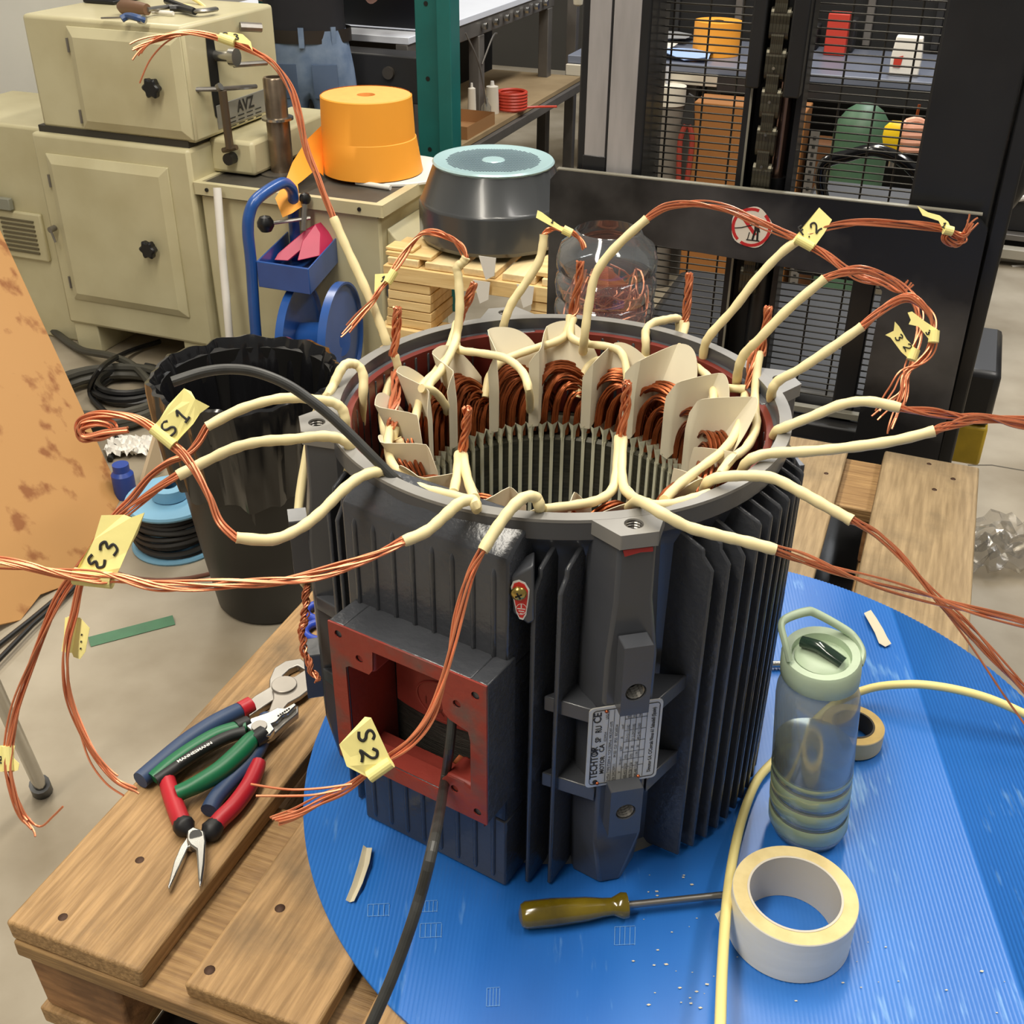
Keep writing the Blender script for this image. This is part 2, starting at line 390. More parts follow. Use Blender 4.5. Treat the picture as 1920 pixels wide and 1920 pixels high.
# ribbed terminal boss (four blocks round the opening)
o_t0, o_t1, o_z0, o_z1, i_z1 = -.27, .335, -.64, -1.225, -1.44
b = MB()
def blk(t0, t1, D0, D1, z0, z1): b.prism([mp(TA, t0, D0, z1), mp(TA, t1, D0, z1), mp(TA, t1, D1, z1), mp(TA, t0, D1, z1)], (0, 0, (z0-z1)*S))
top = [(.84, -.03), (.905, -.03), (.93, -.045), (1.035, -.115), (1.04, -.13), (1.04, o_z0), (.84, o_z0)]
b.loft([[mp(TA, t, d if not (k in (1, 2)) else d+dd, z) for k, (d, z) in enumerate(top)] for t, dd in ((-.375, -.0), (-.2, .05), (0, .07), (.2, .05), (.395, -.02))])
blk(-.375, .395, .84, 1.04, i_z1, -1.835); blk(-.375, .395, 1.02, 1.04, -1.285, i_z1)
blk(-.375, o_t0, .84, 1.04, o_z0, i_z1); blk(o_t1, .395, .84, 1.04, o_z0, i_z1)
b.build('terminal_boss', M_paint, motor, bevel=0.0035)
for k in range(8):
    t = -.315+.0925*k
    for z0, z1 in ((-.185, -.585), (-1.30, -1.79)):
        b = MB(); rg = []
        for z, sc in ((z0+.012, .35), (z0, .8), (z0-.02, 1), (z1+.02, 1), (z1, .8), (z1-.012, .35)):
            rg.append([mp(TA, t+.0125*sc*math.cos(a), 1.036+.016*sc*math.sin(a), z) for a in [PI*j/6 for j in range(7)]])
        b.loft(rg); b.build('boss_rib', M_paint, motor, smooth=True)
# terminal box: frame with corner tabs and holes
bt0, bt1, bz0, bz1, BD = -.345, .41, -.575, -1.295, 1.205
b = MB()
face = [(bt0, bz1), (bt1, bz1), (bt1, bz0), (bt0, bz0)]
blkw = lambda t0, t1, z0, z1: blk(t0, t1, 1.0, BD-.004, z0, z1)
blkw(bt0, o_t0, bz0, bz1); blkw(o_t1, bt1, bz0, bz1); blkw(o_t0, o_t1, bz0, o_z0+.0); blk(o_t0, o_t1, 1.115, BD-.004, o_z1, bz1); blk(o_t0, o_t1, 1.0, 1.115, bz1+.010, bz1)
box = b.build('terminal_box', M_paint, motor, bevel=0.003)
n, u = fr(TA)
q3 = lambda t, z: mp(TA, t, BD-.004, z)
hole_in = [(o_t0, o_z1), (.19, o_z1), (.195, -1.15), (.22, -1.12), (.30, -1.12), (o_t1, -1.14), (o_t1, -.88), (.325, -.835), (.24, -.815), (.21, -.79), (.20, -.70), (.195, o_z0), (-.125, o_z0), (-.13, -.735), (-.15, -.765), (-.25, -.765), (o_t0, -.78)]
holes = [(-.295, -.622), (-.195, -.705), (.36, -.64), (.275, -.72), (.255, -1.175), (.365, -1.245)]
b = MB()
b.plate([q3(*q) for q in face], [[q3(*q) for q in hole_in]]+[octh(q3(*h), u, ZV, .0185*S, 12) for h in holes], n*(.009*S))
fc = b.build('terminal_face', M_redworn, box, label='worn red primed face of the terminal box')
b = MB()
for h in holes:
    c = mp(TA, h[0], BD-.012, h[1]); ring = octh(c, u, ZV, .019*S, 12)
    b.loft([ring, [q+n*(.012*S) for q in octh(c, u, ZV, .0175*S, 12)]], caps=False); b.add([c+n*0.0001]+ring, [(0, j+1, (j+1) % 12+1) for j in range(12)])
b.build('tapped_hole', M_hole, box)
b = MB()
for tb0, tb1, zb0, zb1 in ((-.27, -.13, -.64, -.765), (.20, .335, -.64, -.815), (.20, .335, -1.13, -1.225)):
    blk(tb0, tb1, 1.06, BD-.006, zb0, zb1)
b.build('corner_tab', M_red, box, bevel=0.004)
b = MB(); e = .004   # primed inside walls
for t in (o_t0, o_t1):
    b.add([mp(TA, t+(e if t < 0 else -e), d, z) for d, z in ((.90, o_z0), (BD-.006, o_z0), (BD-.006, o_z1), (1.11, o_z1), (1.11, i_z1), (.90, i_z1))], [(0, 1, 2, 3, 4, 5)])
for z, d0, d1 in ((o_z0-e, .90, BD-.006), (o_z1+e, 1.112, BD-.006), (bz1+.013, 1.0, 1.114)):
    b.add([mp(TA, t, d, z) for t, d in ((o_t0, d0), (o_t0, d1), (o_t1, d1), (o_t1, d0))], [(0, 1, 2, 3)])
b.build('box_lining', M_red, box)
b = MB(); seg = 24; rg = []
for j in range(seg+1):
    a = oa0+.06+(oa1-oa0-.02)*j/seg; zl = -1.115
    rg.append([Vector((r*S*math.cos(a), r*S*math.sin(a), ZT+z*S)) for r, z in ((.965, -.62), (.97, zl), (.92, zl-.02), (.92, -.62))])
b.loft(rg); b.build('cast_band', M_red, motor, smooth=0.5, label='red primed band inside the terminal opening with raised casting letters')
def onband(t, z, sz): # letters raised on the band
    a = math.radians(TA)+math.asin(t/.97); nn = Vector((math.cos(a), math.sin(a), 0)); uu = Vector((-nn.y, nn.x, 0))
    c = nn*(.9715*S)+Vector((0, 0, ZT+z*S))
    return Matrix(((uu.x, 0, nn.x, c.x), (uu.y, 0, nn.y, c.y), (0, 1, 0, c.z), (0, 0, 0, 1)))
b = MB()
for ch, t, z, s in (('L', .075, -.995, .065), ('X', -.0, -1.075, .06), ('I', -.06, -1.045, .06), ('M', .225, -1.085, .075), ('2', .12, -1.08, .05)):
    b.add(*text_mesh(ch, s*S, onband(t, z, s)))
b.build('casting_letters', M_darkred, motor)
b = MB()
for cx, cz, rx, rz in ((.265, -1.055, .06, .05), (.04, -1.0, .14, .10)):
    ring = []
    for j in range(25):
        a = 2*PI*j/24; t = cx+rx*math.cos(a); z = cz+rz*math.sin(a)
        if -.24 < t < .325 and z > -1.11: ring.append(onband(t, z, 1) @ Vector((0, 0, 0)))
    if len(ring) > 3: b.tube(ring, .004*S, 5)
b.build('casting_ring', M_red, motor, smooth=True)
# lead ends glimpsed inside the box
b = MB()
for k in range(7): b.tube(spline([mp(TA, .05+.012*k, .935, -1.46), mp(TA, .065+.010*k, .975, -1.36), mp(TA, .09+.006*k, .93, -1.30)], 4), .006*S, 5)
b.build('inner_lead_end', M_copper, motor, smooth=True)
# earth screw, pad and sticker
ea, eD = 266.5, 1.09
EP = lambda px, py: (lambda d: CAM + d*((eD*S - CAM.dot(fr(ea)[0]))/d.dot(fr(ea)[0])))(ray(px, py))
en = fr(ea)[0]
b = MB(); b.prism([EP(*q) for q in ((958, 1083), (1000, 1060), (1003, 1165), (990, 1172), (962, 1150))], en*(-.10*S)); ep = b.build('earth_pad', M_paint2, motor, bevel=0.002)
sh = [(958, 1100), (962, 1090), (973, 1087), (985, 1092), (993, 1105), (992, 1120), (987, 1152), (981, 1162), (974, 1160), (968, 1148)]
cx, cy = 975, 1122
b = MB(); b.prism([EP(*q) for q in sh], en*.0004); b.build('earth_sticker_border', M_white, ep)
b = MB(); b.prism([EP(cx+(x-cx)*.84, cy+(y-cy)*.9) for x, y in sh], en*.0007); b.build('earth_sticker', mat('red_sticker', (214, 40, 34), 0.35), ep, label='red earth symbol sticker')
b = MB()
for y0, x0, x1 in ((1139, 970, 985), (1143.5, 972.5, 983), (1148, 975, 981)): b.prism([EP(x0, y0), EP(x1, y0+1.5), EP(x1, y0+3), EP(x0, y0+1.5)], en*.001)
b.prism([EP(976.5, 1131), EP(978.5, 1131), EP(978.5, 1139), EP(976.5, 1139)], en*.001)
b.tube([EP(977.5+10*math.cos(a), 1141+10*math.sin(a))+en*.0008 for a in [2*PI*j/20 for j in range(21)]], .00025, 4)
b.build('earth_symbol', M_white, ep)
c = EP(973, 1111); Mx = Matrix(((fr(ea)[1].x, 0, en.x, 0), (fr(ea)[1].y, 0, en.y, 0), (0, 1, 0, 0), (0, 0, 0, 1)))
b = MB(); b.lathe([(0, .0050), (.0035, .0045), (.0058, .0030), (.0064, .0012), (.0064, 0)], c, 24, Mx)
sc = b.build('earth_screw', mat('brass_screw', (196, 170, 96), 0.25, 0.9), ep, smooth=0.9)
b = MB()
for a in (0.5, 0.5+PI/2): b.prism([c+en*.0047+Mx.to_3x3() @ Vector((x*math.cos(a)-y*math.sin(a), x*math.sin(a)+y*math.cos(a), 0)) for x, y in ((-.003, -.0006), (.003, -.0006), (.003, .0006), (-.003, .0006))], en*.0006)
b.build('screw_cross', M_hole, sc)
# nameplate with print
NA, ND = 283.5, 1.138
NPm = lambda t, z, d=0: mp(NA, t, ND+d, z)
n, u = fr(NA)
def rrect(t0, t1, z0, z1, r, k=4):
    pts = []
    for cx, cz, a0 in ((t1-r, z1-r, 0), (t0+r, z1-r, 90), (t0+r, z0+r, 180), (t1-r, z0+r, 270)):
        for j in range(k+1): a = math.radians(a0+90*j/k); pts.append((cx+r*math.cos(a), cz+r*math.sin(a)))
    return pts
pt0, pt1, pz0, pz1 = -.158, .144, -1.185, -.768
b = MB(); b.prism([NPm(*q) for q in rrect(pt0, pt1, pz0, pz1, .02)], n*(-.006*S)); npl = b.build('nameplate', M_plate, motor)
b = MB(); M0 = lambda t, z: Matrix(((0, -u.x, n.x, NPm(t, z).x+n.x*.0003), (0, -u.y, n.y, NPm(t, z).y+n.y*.0003), (1, 0, 0, NPm(t, z).z), (0, 0, 0, 1)))
rr = [NPm(*q, .001) for q in rrect(pt0+.016, pt1-.012, pz0+.014, pz1-.014, .014)]
b.tube(rr+[rr[0]], .0016*S, 4)
for t in (-.078, -.055, -.032, -.009, .014, .037, .060, .082): b.prism([NPm(t-.0008, pz0+.02, .0012), NPm(t+.0008, pz0+.02, .0012), NPm(t+.0008, pz1-.02, .0012), NPm(t-.0008, pz1-.02, .0012)], n*.0001)
for z in (-1.10, -1.06, -1.02, -.965, -.905, -.845):
    b.prism([NPm(-.009, z-.0008, .0012), NPm(.082, z-.0008, .0012), NPm(.082, z+.0008, .0012), NPm(-.009, z+.0008, .0012)], n*.0001)
def ln(txt, t, z, s, xs=1.0, bold=False): b.add(*text_mesh(txt, s*S, M0(t, z), bold, xs))
ln('TECHTOP', -.112, -1.140, .044, .86, True); ln('MOTOR', -.084, -1.118, .026, 1.0, True)
ln('UK', -.116, -1.008, .030, 1, True); ln('CA', -.088, -1.000, .030, 1, True); ln('CE', -.108, -.845, .045, 1, True)
ln('RU', -.104, -.895, .036, .8, True); ln('SP', -.104, -.945, .034, .8, True); ln('E230924', -.082, -.945, .014); ln('LR5', -.079, -.83, .016)
ln('3~Mot TYPE:T20W-6  TCP:27RM-6  MK/D07-1075', -.059, -1.165, .0165, .92)
ln('SN 2W230911        IM B3  CLF  IP55  IEC60034', -.036, -1.165, .0165, .92)
ln('V', -.012, -1.13, .017); ln('Hz min-1', -.012, -1.085, .015, .8); ln('kW', -.012, -1.01, .016); ln('A', -.012, -.945, .016); ln('cosf', -.012, -.895, .015)
for i, row in enumerate((('400-415 D', '50', '970', '30', '53.9-51.1', '0.82', '93.6'), ('690-720 Y', '50', '970', '30', '31.2-29.5', '0.82', '93.6'), ('440-480 D', '60', '1170', '30', '49.2-46.1', '0.83', '94.1'))):
    for z, c in zip((-1.165, -1.095, -1.055, -1.005, -.962, -.90, -.84), row): ln(c, .012+.023*i, z, .0165, .85)
ln('Dimotor S.A. C/Corrals Nous 61 Sabadell (Spain)', .116, -1.150, .022, .78, True)
b.lathe([(0, .0), (.011*S, .0)], NPm(-.118, -1.158, .0015), 14, Matrix(((u.x, 0, n.x, 0), (u.y, 0, n.y, 0), (0, 1, 0, 0), (0, 0, 0, 1))))
b.build('plate_lettering', M_print, npl)
for t, z in ((-.088, -.79), (-.108, -1.168), (.066, -1.165)):
    b = MB(); b.lathe([(0, .0016), (.0012, .0013), (.0017, .0004), (.0018, 0)], NPm(t, z), 10, Matrix(((u.x, 0, n.x, 0), (u.y, 0, n.y, 0), (0, 1, 0, 0), (0, 0, 0, 1))))
    b.build('rivet', M_copper, npl, smooth=True)
# ------------------------------------------------------------------ slots, coils, papers
def rot_copies(src, angs):
    for a in angs:
        o = src.copy(); COL.objects.link(o); o.parent = motor; o.rotation_euler = (0, 0, a)
cyl = lambda az, r, z: Vector((r*S*math.cos(az), r*S*math.sin(az), ZT+z*S))
b = MB(); hw = .0085/.615
b.loft([[cyl(-hw, .606, z), cyl(hw, .606, z), cyl(hw, .622, z), cyl(-hw, .622, z)] for z in (-.50, -1.5)])
o = b.build('slot_wedge', M_slot, motor); rot_copies(o, [2*PI*k/72 for k in range(1, 72)])
b = MB(); rg = []
for z, hw_, r0, r1 in ((-.52, .011, .602, .640), (-.48, .012, .602, .66), (-.435, .024, .596, .69), (-.425, .026, .594, .70)):
    rg.append([cyl(-hw_/.615, r0+.012, z+.012), cyl(0, r0, z), cyl(hw_/.615, r0+.012, z+.012), cyl(hw_/.62, r1, z), cyl(-hw_/.62, r1, z)])
b.loft(rg, caps=False); o = b.build('slot_liner', M_slot, motor); rot_copies(o, [2*PI*k/72 for k in range(1, 72)])
def coil(seed, i):
    """wires of the i-th slot of a coil group: rise from the slot and arch to the right, ending behind the next paper tab"""
    rnd = random.Random(seed); b = MB(); END = math.radians(28.5)
    for k in range(20):
        row = k % 5; colm = k//5
        a0 = -.018+.012*colm; r0 = .622+.020*row
        D = END-math.radians(5*i)-a0*-1+math.radians(rnd.uniform(-2.5, 1.5)); h = .335-.040*i-.004*colm+rnd.uniform(-.016, .010); pts = []
        for j in range(15):
            t = j/14; s = max(0, (t-.03)/.97); s2 = s**1.5 if s < .5 else .3536+(s-.5)*1.2929
            z = -.53+.05*min(1, t*7)+h*math.sin(PI*min(1, .02+t*.86))**.62
            r = r0+.012*math.sin(PI*t)+(.085-.012*i)*s*s+rnd.uniform(-.002, .002)
            pts.append(cyl(a0-D*s2+rnd.uniform(-.002, .002), min(r, .86), z))
        b.tube(pts, .0064*S, 5, caps=False)
    return b
starts = [int(math.ceil(4.5*g)) for g in range(17)]
protos = {}
for g in range(16):
    for i, sl in enumerate(range(starts[g], starts[g+1])):
        key = (i, g % 2); ang = math.radians(-5*sl+9)
        if key not in protos: protos[key] = coil(11+i*3+g, i).build('coil_bundle', M_copper2, motor, smooth=True); protos[key].rotation_euler = (0, 0, ang)
        else: rot_copies(protos[key], [ang])
rp = random.Random(5)
def paper(az, reach, top, tabq, lean_):
    a = math.radians(az); G = []; nq, nw = 26, 8; f_ = rp.uniform(0, 6)
    sm = lambda x, lo, hi: (lambda t: t*t*(3-2*t))(max(0, min(1, (x-lo)/(hi-lo))))
    for i in range(nq+1):
        q = i/nq; row = []; kb = sm(q, tabq, tabq+.16)
        zb = -.435+.20*sm(q, tabq*.9, tabq+.2)
        zt = top-.26+.26*math.sin(PI*min(1, .13+q*.80))**.70+.008*math.sin(9*q+f_)
        for j in range(nw+1):
            w_ = j/nw; z = zb+(zt-zb)*w_; r = .600+.135*kb
            r += max(0, z+.20)*lean_*(.25+.75*kb)
            row.append(cyl(a-math.radians(reach)*q, min(r, .885), z))
        G.append(row)
    b = MB(); b.grid(G, .0006); return b.build('insulation_paper', M_paper, motor, smooth=True)
for g in range(16):
    az = (-5*starts[g]+9+2.6) % 360; low = 195 < az < 350
    paper(az, rp.uniform(26, 31), rp.uniform(-.075, -.05) if low else rp.uniform(-.035, .03), rp.uniform(.16, .22), rp.uniform(.35, .6))
# ------------------------------------------------------------------ leads of the winding
def mz(px, py, zr): return dep(Zp(px, py, ZT+zr*S))
def strands(pts, n=7, spread=.0026, r=.00085, twist=1.5, seed=1, fan=0.0, fan_len=.25, stray=()):
    """bundle of separate wires along a path; the last part may fan out"""
    rnd = random.Random(seed); b = MB(); N = len(pts); x = None; frames = []
    for i in range(N):
        d = (pts[min(i+1, N-1)]-pts[max(i-1, 0)]).normalized()
        if x is None: x = d.orthogonal().normalized()
        x = (x-d*x.dot(d)).normalized(); frames.append((x.copy(), d.cross(x)))
    for k in range(n):
        ph = 2*PI*k/max(1, n-1); rad = 0 if k == 0 else spread*rnd.uniform(.75, 1.15); fa = rnd.uniform(-1, 1); fb = rnd.uniform(-1, 1)
        tw = twist*rnd.uniform(.8, 1.2); w1 = rnd.uniform(0, 6); wob = rnd.uniform(.0006, .0016); cut = N-int(N*rnd.uniform(0, .07)) if fan else N
        out = []
        for i in range(cut):
            t = i/(N-1); a = ph+tw*2*PI*t+.5*math.sin(5*t+w1); q = pts[i]+frames[i][0]*(rad*math.cos(a))+frames[i][1]*(rad*math.sin(a))
            q = q+frames[i][0]*(wob*math.sin(11*t+w1)*min(1, 6*t))
            if fan and t > 1-fan_len:
                s = ((t-1+fan_len)/fan_len)**1.4; q = q+(frames[i][0]*fa+frames[i][1]*fb)*fan*s
            out.append(q)
        b.tube(out, r, 5)
    for st in stray: b.tube(st, r, 5)
    return b
def sleeve(pts, r=.0046, seg=12):
    b = MB(); n = len(pts)
    rs = [r*(1+.05*math.sin(i*1.7)+.03*math.sin(i*.6+1)) for i in range(n)]
    b.tube(pts, r, seg, rs=rs); return b
def tape_tag(px_poly, d, parent, label, wrap=None, strokes=(), curl=0.0, name='tape_tag', ink_w=.0006, wr=.0046):
    """torn tape flag: outline in pixels at depth d, doubled sheet with handwriting; wrap = two pixels along the bundle"""
    b = MB(); n = len(px_poly); dd = [d+curl*math.sin(1.9*i) for i in range(n)]
    po = [P(x, y, e) for (x, y), e in zip(px_poly, dd)]
    b.prism(po, -FW*-.0005)
    if wrap:
        p0, p1 = P(*wrap[0], d+.001), P(*wrap[1], d+.001); b.tube([p0, p0.lerp(p1, .5), p1], wr, 14)
    b.k = 1
    for g in strokes:     # glyph, centre pixel, turn in degrees (clockwise), size in pixels
        if len(g) == 5:
            ch, cx_, cy_, th, sz = g; th = math.radians(th); ax = (.8*math.cos(th), .8*math.sin(th)); ay = (math.sin(th), -math.cos(th)); ox = cx_-.5*sz*(ax[0]+ay[0]); oy = cy_-.5*sz*(ax[1]+ay[1])
        else: ch, ox, oy, ax, ay, sz = g
        for st in GL[ch]:
            pts = [P(ox+u*ax[0]*sz+v*ay[0]*sz, oy+u*ax[1]*sz+v*ay[1]*sz, d-.0007) for u, v in st]
            b.tube(spline(pts, 4), ink_w, 6, flat=(FW, .45))
    return b.build(name, [M_tape, M_ink], parent, label=label)
def lead(sl, cop=None, label=None, seed=1, n=7, fan=0.0, fan_len=.25, stray=(), spread=.0028, twist=1.5, r=.0046, wire_r=.0009):
    sp = path(sl); o = sleeve(sp, r).build('lead_sleeve', M_sleeve, motor, smooth=True, label=label); c = None
    if cop:
        cp = path(cop, 8); inner = sp[-4:-1]
        c = strands(inner+cp, n, spread, wire_r, twist, seed, fan, fan_len, [path(s, 6) for s in stray]).build('copper_strands', M_copstrand, o, smooth=True)
    return o
# long lead at upper left
d1 = mz(728, 655, -.02)
L = lead([(742, 880, mz(742, 880, -.3)), (727, 830), (718, 780, mz(718, 780, -.2)), (728, 720), (730, 680, d1+.01), (724, 640, d1), (706, 590), (680, 530), (650, 465), (625, 408, d1-.01)],
         [(625, 408, d1-.01), (600, 345), (576, 285), (563, 225), (545, 165), (515, 120), (478, 97), (437, 80, d1-.02), (395, 68), (345, 63), (300, 72), (265, 88), (243, 108, d1-.03)], 'cream lead with long copper tail rising to the upper left', 3,
         fan=.011, fan_len=.22, stray=[[(330, 68, d1-.02), (305, 85), (280, 115), (262, 156, d1-.02)]])
tape_tag([(405, 66), (430, 60), (455, 64), (470, 78), (474, 96), (466, 84), (440, 78), (425, 80)], d1-.024, L, 'curled yellow tape tag with a number on it', ((412, 70), (440, 80)),
         [('S', 418, 70, (.94, .1), (-.15, -.8), 12), ('3', 438, 73, (.94, .1), (-.15, -.8), 12)])
# left side leads
d2 = mz(655, 830, .02)
L = lead([(648, 905, mz(648, 905, -.25)), (658, 860, mz(658, 860, -.08)), (655, 835, d2), (635, 822), (600, 818), (545, 824), (490, 828), (440, 840), (390, 863), (333, 892, d2-.05)],
         [(333, 892, d2-.05), (290, 920), (245, 952), (205, 990), (160, 1050), (118, 1108), (85, 1175), (55, 1250), (30, 1325), (17, 1395), (14, 1440), (24, 1480), (45, 1530), (78, 1553, .9)], 'cream lead whose copper tail hangs down at the left edge', 5, fan=.012, fan_len=.1,
         stray=[[(30, 1490, .902), (50, 1530), (75, 1550), (100, 1530), (118, 1512, .9)]])
tape_tag([(-18, 1398), (28, 1398), (24, 1420), (36, 1432), (34, 1444), (22, 1448), (-18, 1446)], .905, L, 'yellow tape tag at the left edge of the photo', ((14, 1398), (16, 1444)), [('2', -8, 1432, (.9, -.1), (.1, -.9), 14)])
d3 = mz(640, 765, .03)
L = lead([(645, 840, mz(645, 840, -.2)), (648, 800, mz(648, 800, -.05)), (643, 770, d3), (625, 755), (595, 750), (555, 746), (510, 750), (450, 768), (388, 800, d3-.03)],
         [(388, 800, d3-.03), (372, 830), (350, 852), (315, 866), (280, 892), (245, 935), (215, 967), (182, 1010), (160, 1062), (148, 1105), (140, 1150), (128, 1200), (124, 1250), (130, 1305), (150, 1360), (182, 1415), (222, 1458), (268, 1476, .93)], 'cream lead with copper tail looping down over the pliers', 7, fan=.007, fan_len=.18,
         stray=[[(140, 1330, .95), (152, 1380), (170, 1430), (200, 1470), (232, 1492, .93)]])
tape_tag([(122, 1158), (150, 1158), (168, 1178), (160, 1222), (150, 1236), (138, 1232), (134, 1222), (118, 1222)], .958, L, 'small folded yellow tape tag with dots', ((137, 1158), (126, 1222)),
         [('.', 150, 1190, (.8, 0), (0, -.8), 8), ('.', 149, 1203, (.8, 0), (0, -.8), 8), ('.', 148, 1216, (.8, 0), (0, -.8), 8)], ink_w=.0009)
d4 = mz(708, 884, .02)
L = lead([(740, 925, mz(740, 925, -.2)), (726, 890, mz(726, 890, -.02)), (708, 884, d4), (675, 895), (640, 922), (600, 962), (560, 992), (510, 1012), (443, 1008, d4-.06)],
         [(443, 1008, d4-.06), (412, 978), (392, 930), (370, 888), (345, 852), (322, 832), (296, 808), (262, 788), (225, 779), (185, 778), (155, 788, d4-.05), (148, 805), (160, 818), (190, 820), (213, 808), (208, 795), (180, 792), (152, 802), (158, 822), (200, 812), (240, 806, d4-.05)], 'cream lead ending in a small coil of copper at the left', 9, spread=.0027)
tape_tag([(345, 728), (358, 734), (366, 748), (393, 762), (375, 775), (362, 795), (340, 818), (325, 836), (285, 802), (300, 785), (315, 760)], d4-.058, L, 'yellow tape tag marked S1', ((287, 803), (326, 835)),
         [('S', 316, 803, -50, 29), ('1', 341, 779, -50, 27)], ink_w=.0010, curl=.0015)
d5 = mz(887, 938, .045)
L = lead([(893, 985, mz(893, 985, -.3)), (894, 955, mz(894, 955, .0)), (885, 938, d5), (862, 943), (835, 966), (800, 996), (757, 1015, d5-.02)],
         [(757, 1015, d5-.02), (700, 1042), (640, 1064), (570, 1082), (500, 1090), (420, 1095), (340, 1100), (280, 1098), (215, 1084), (185, 1082), (130, 1075), (70, 1064), (0, 1055), (-70, 1050, .84)], 'cream lead whose copper tail runs left across the boss to the photo edge', 11, twist=2.3, n=8, spread=.0033)
tape_tag([(190, 966), (232, 965), (246, 970), (271, 961), (258, 1000), (238, 1035), (225, 1065), (212, 1091), (138, 1081), (150, 1055), (176, 1012)], .852, L, 'largest yellow tape tag, marked E3', ((139, 1080), (211, 1088)),
         [('3', 204, 1027, -68, 33), ('E', 181, 1053, -65, 31)], ink_w=.0011, curl=.0015, wr=.0066)
d6 = mz(985, 935, .075)
L = lead([(1010, 985, mz(1010, 985, -.25)), (1012, 955, mz(1012, 955, .0)), (1005, 934, mz(1005, 934, .06)), (985, 932, d6), (962, 950), (935, 985), (905, 1033, d6-.02)],
         [(905, 1033, d6-.02), (882, 1080), (862, 1150), (848, 1210), (830, 1280), (805, 1345), (770, 1392), (724, 1428), (695, 1448), (650, 1480), (600, 1500), (552, 1517), (505, 1524, .78)], 'cream lead whose copper tail crosses the red terminal box', 13, fan=.009, fan_len=.2,
         stray=[[(660, 1470, .785), (600, 1478), (540, 1480), (470, 1470, .78)], [(640, 1480, .785), (590, 1490), (540, 1492), (480, 1492, .78)]])
tape_tag([(636, 1396), (684, 1344), (696, 1346), (735, 1430), (692, 1459), (650, 1437)], .79, L, 'yellow tape tag marked S2 hanging before the terminal opening', ((692, 1457), (733, 1428)),
         [('S', 687, 1379, 80, 30), ('2', 692, 1415, 80, 32)], ink_w=.0011, curl=.002)
# right side leads
d7 = mz(1240, 962, .05)
lead([(1180, 952, mz(1180, 952, -.1)), (1200, 940, mz(1200, 940, .03)), (1240, 962, d7), (1290, 988), (1345, 1003), (1400, 1016), (1455, 1031, d7-.01)],
     [(1455, 1031, d7-.01), (1520, 1052), (1600, 1078), (1700, 1108), (1800, 1138), (1920, 1167), (2020, 1195, .85)], 'cream lead running right in front of the fins', 15, twist=1.0)
d8 = mz(1400, 893, .05)
lead([(1322, 945, mz(1322, 945, -.25)), (1322, 912, mz(1322, 912, -.03)), (1345, 896, mz(1345, 896, .03)), (1400, 892, d8), (1450, 897), (1500, 922), (1550, 950), (1597, 976, d8-.03)],
     [(1597, 976, d8-.03), (1645, 1005), (1700, 1058), (1755, 1122), (1815, 1180), (1878, 1245), (1950, 1320, .88)], 'cream lead bending sharply down at the right of the rim', 17,
     stray=[[(1760, 1130, .9), (1820, 1210), (1880, 1300), (1930, 1370, .88)]], twist=.9)
d9 = mz(1440, 851, .03)
lead([(1390, 905, mz(1390, 905, -.25)), (1392, 880, mz(1392, 880, -.05)), (1410, 860, mz(1410, 860, .02)), (1445, 850, d9), (1520, 846), (1600, 838), (1680, 826), (1752, 808, d9-.03)],
     [(1752, 808, d9-.03), (1790, 794), (1840, 786), (1900, 792), (1990, 812, .95)], 'lower of the two cream leads reaching straight right', 19, twist=1)
d10 = mz(1465, 800, .03)
lead([(1452, 840, mz(1452, 840, -.2)), (1453, 812, mz(1453, 812, -.02)), (1475, 800, d10), (1525, 780), (1580, 758), (1630, 753), (1688, 765, d10-.03)],
     [(1688, 765, d10-.03), (1740, 772), (1800, 781), (1860, 783), (1990, 790, .96)], 'upper of the two cream leads reaching straight right', 21, twist=1)
d11 = mz(1447, 738, 0.03)
L = lead([(1446, 765, mz(1446, 765, -.15)), (1447, 735, d11), (1460, 714), (1500, 692), (1560, 652), (1617, 612, d11-.04)],
     [(1617, 612, d11-.04), (1655, 582), (1690, 560), (1716, 562), (1745, 590), (1752, 620), (1745, 655), (1725, 680), (1695, 700), (1685, 735), (1668, 775, d11-.06)], 'cream lead whose copper tail curls over and hangs at the right', 23, fan=.012, fan_len=.3, spread=.003)
tape_tag([(1702, 586), (1710, 584), (1735, 603), (1758, 618), (1754, 642), (1742, 636), (1722, 612), (1704, 608), (1708, 600)], d11-.06, L, 'yellow tape tag, upper of the hanging pair', ((1752, 620), (1750, 642)), [('3', 1735, 622, (.5, .8), (.8, -.5), 9)])
d12 = mz(1385, 695, 0.02)
L = lead([(1380, 740, mz(1380, 740, -.15)), (1384, 695, d12), (1396, 664), (1425, 634), (1480, 578), (1547, 522, d12-.05)],
     [(1547, 522, d12-.05), (1580, 510), (1620, 506), (1665, 522), (1705, 552), (1724, 590), (1724, 630), (1712, 670), (1700, 705), (1690, 740), (1665, 765), (1645, 790, d12-.08)], 'cream lead rising right, its copper arching over behind the F2 tag', 25, fan=.016, fan_len=.3, spread=.003)
tape_tag([(1678, 603), (1686, 612), (1700, 636), (1717, 654), (1708, 676), (1690, 660), (1670, 633), (1660, 628), (1676, 620)], d12-.085, L, 'yellow tape tag, lower of the hanging pair', ((1716, 655), (1709, 675)), [('3', 1686, 633, 60, 14), ('2', 1702, 651, 60, 15)])
d13 = mz(1322, 648, 0.01)
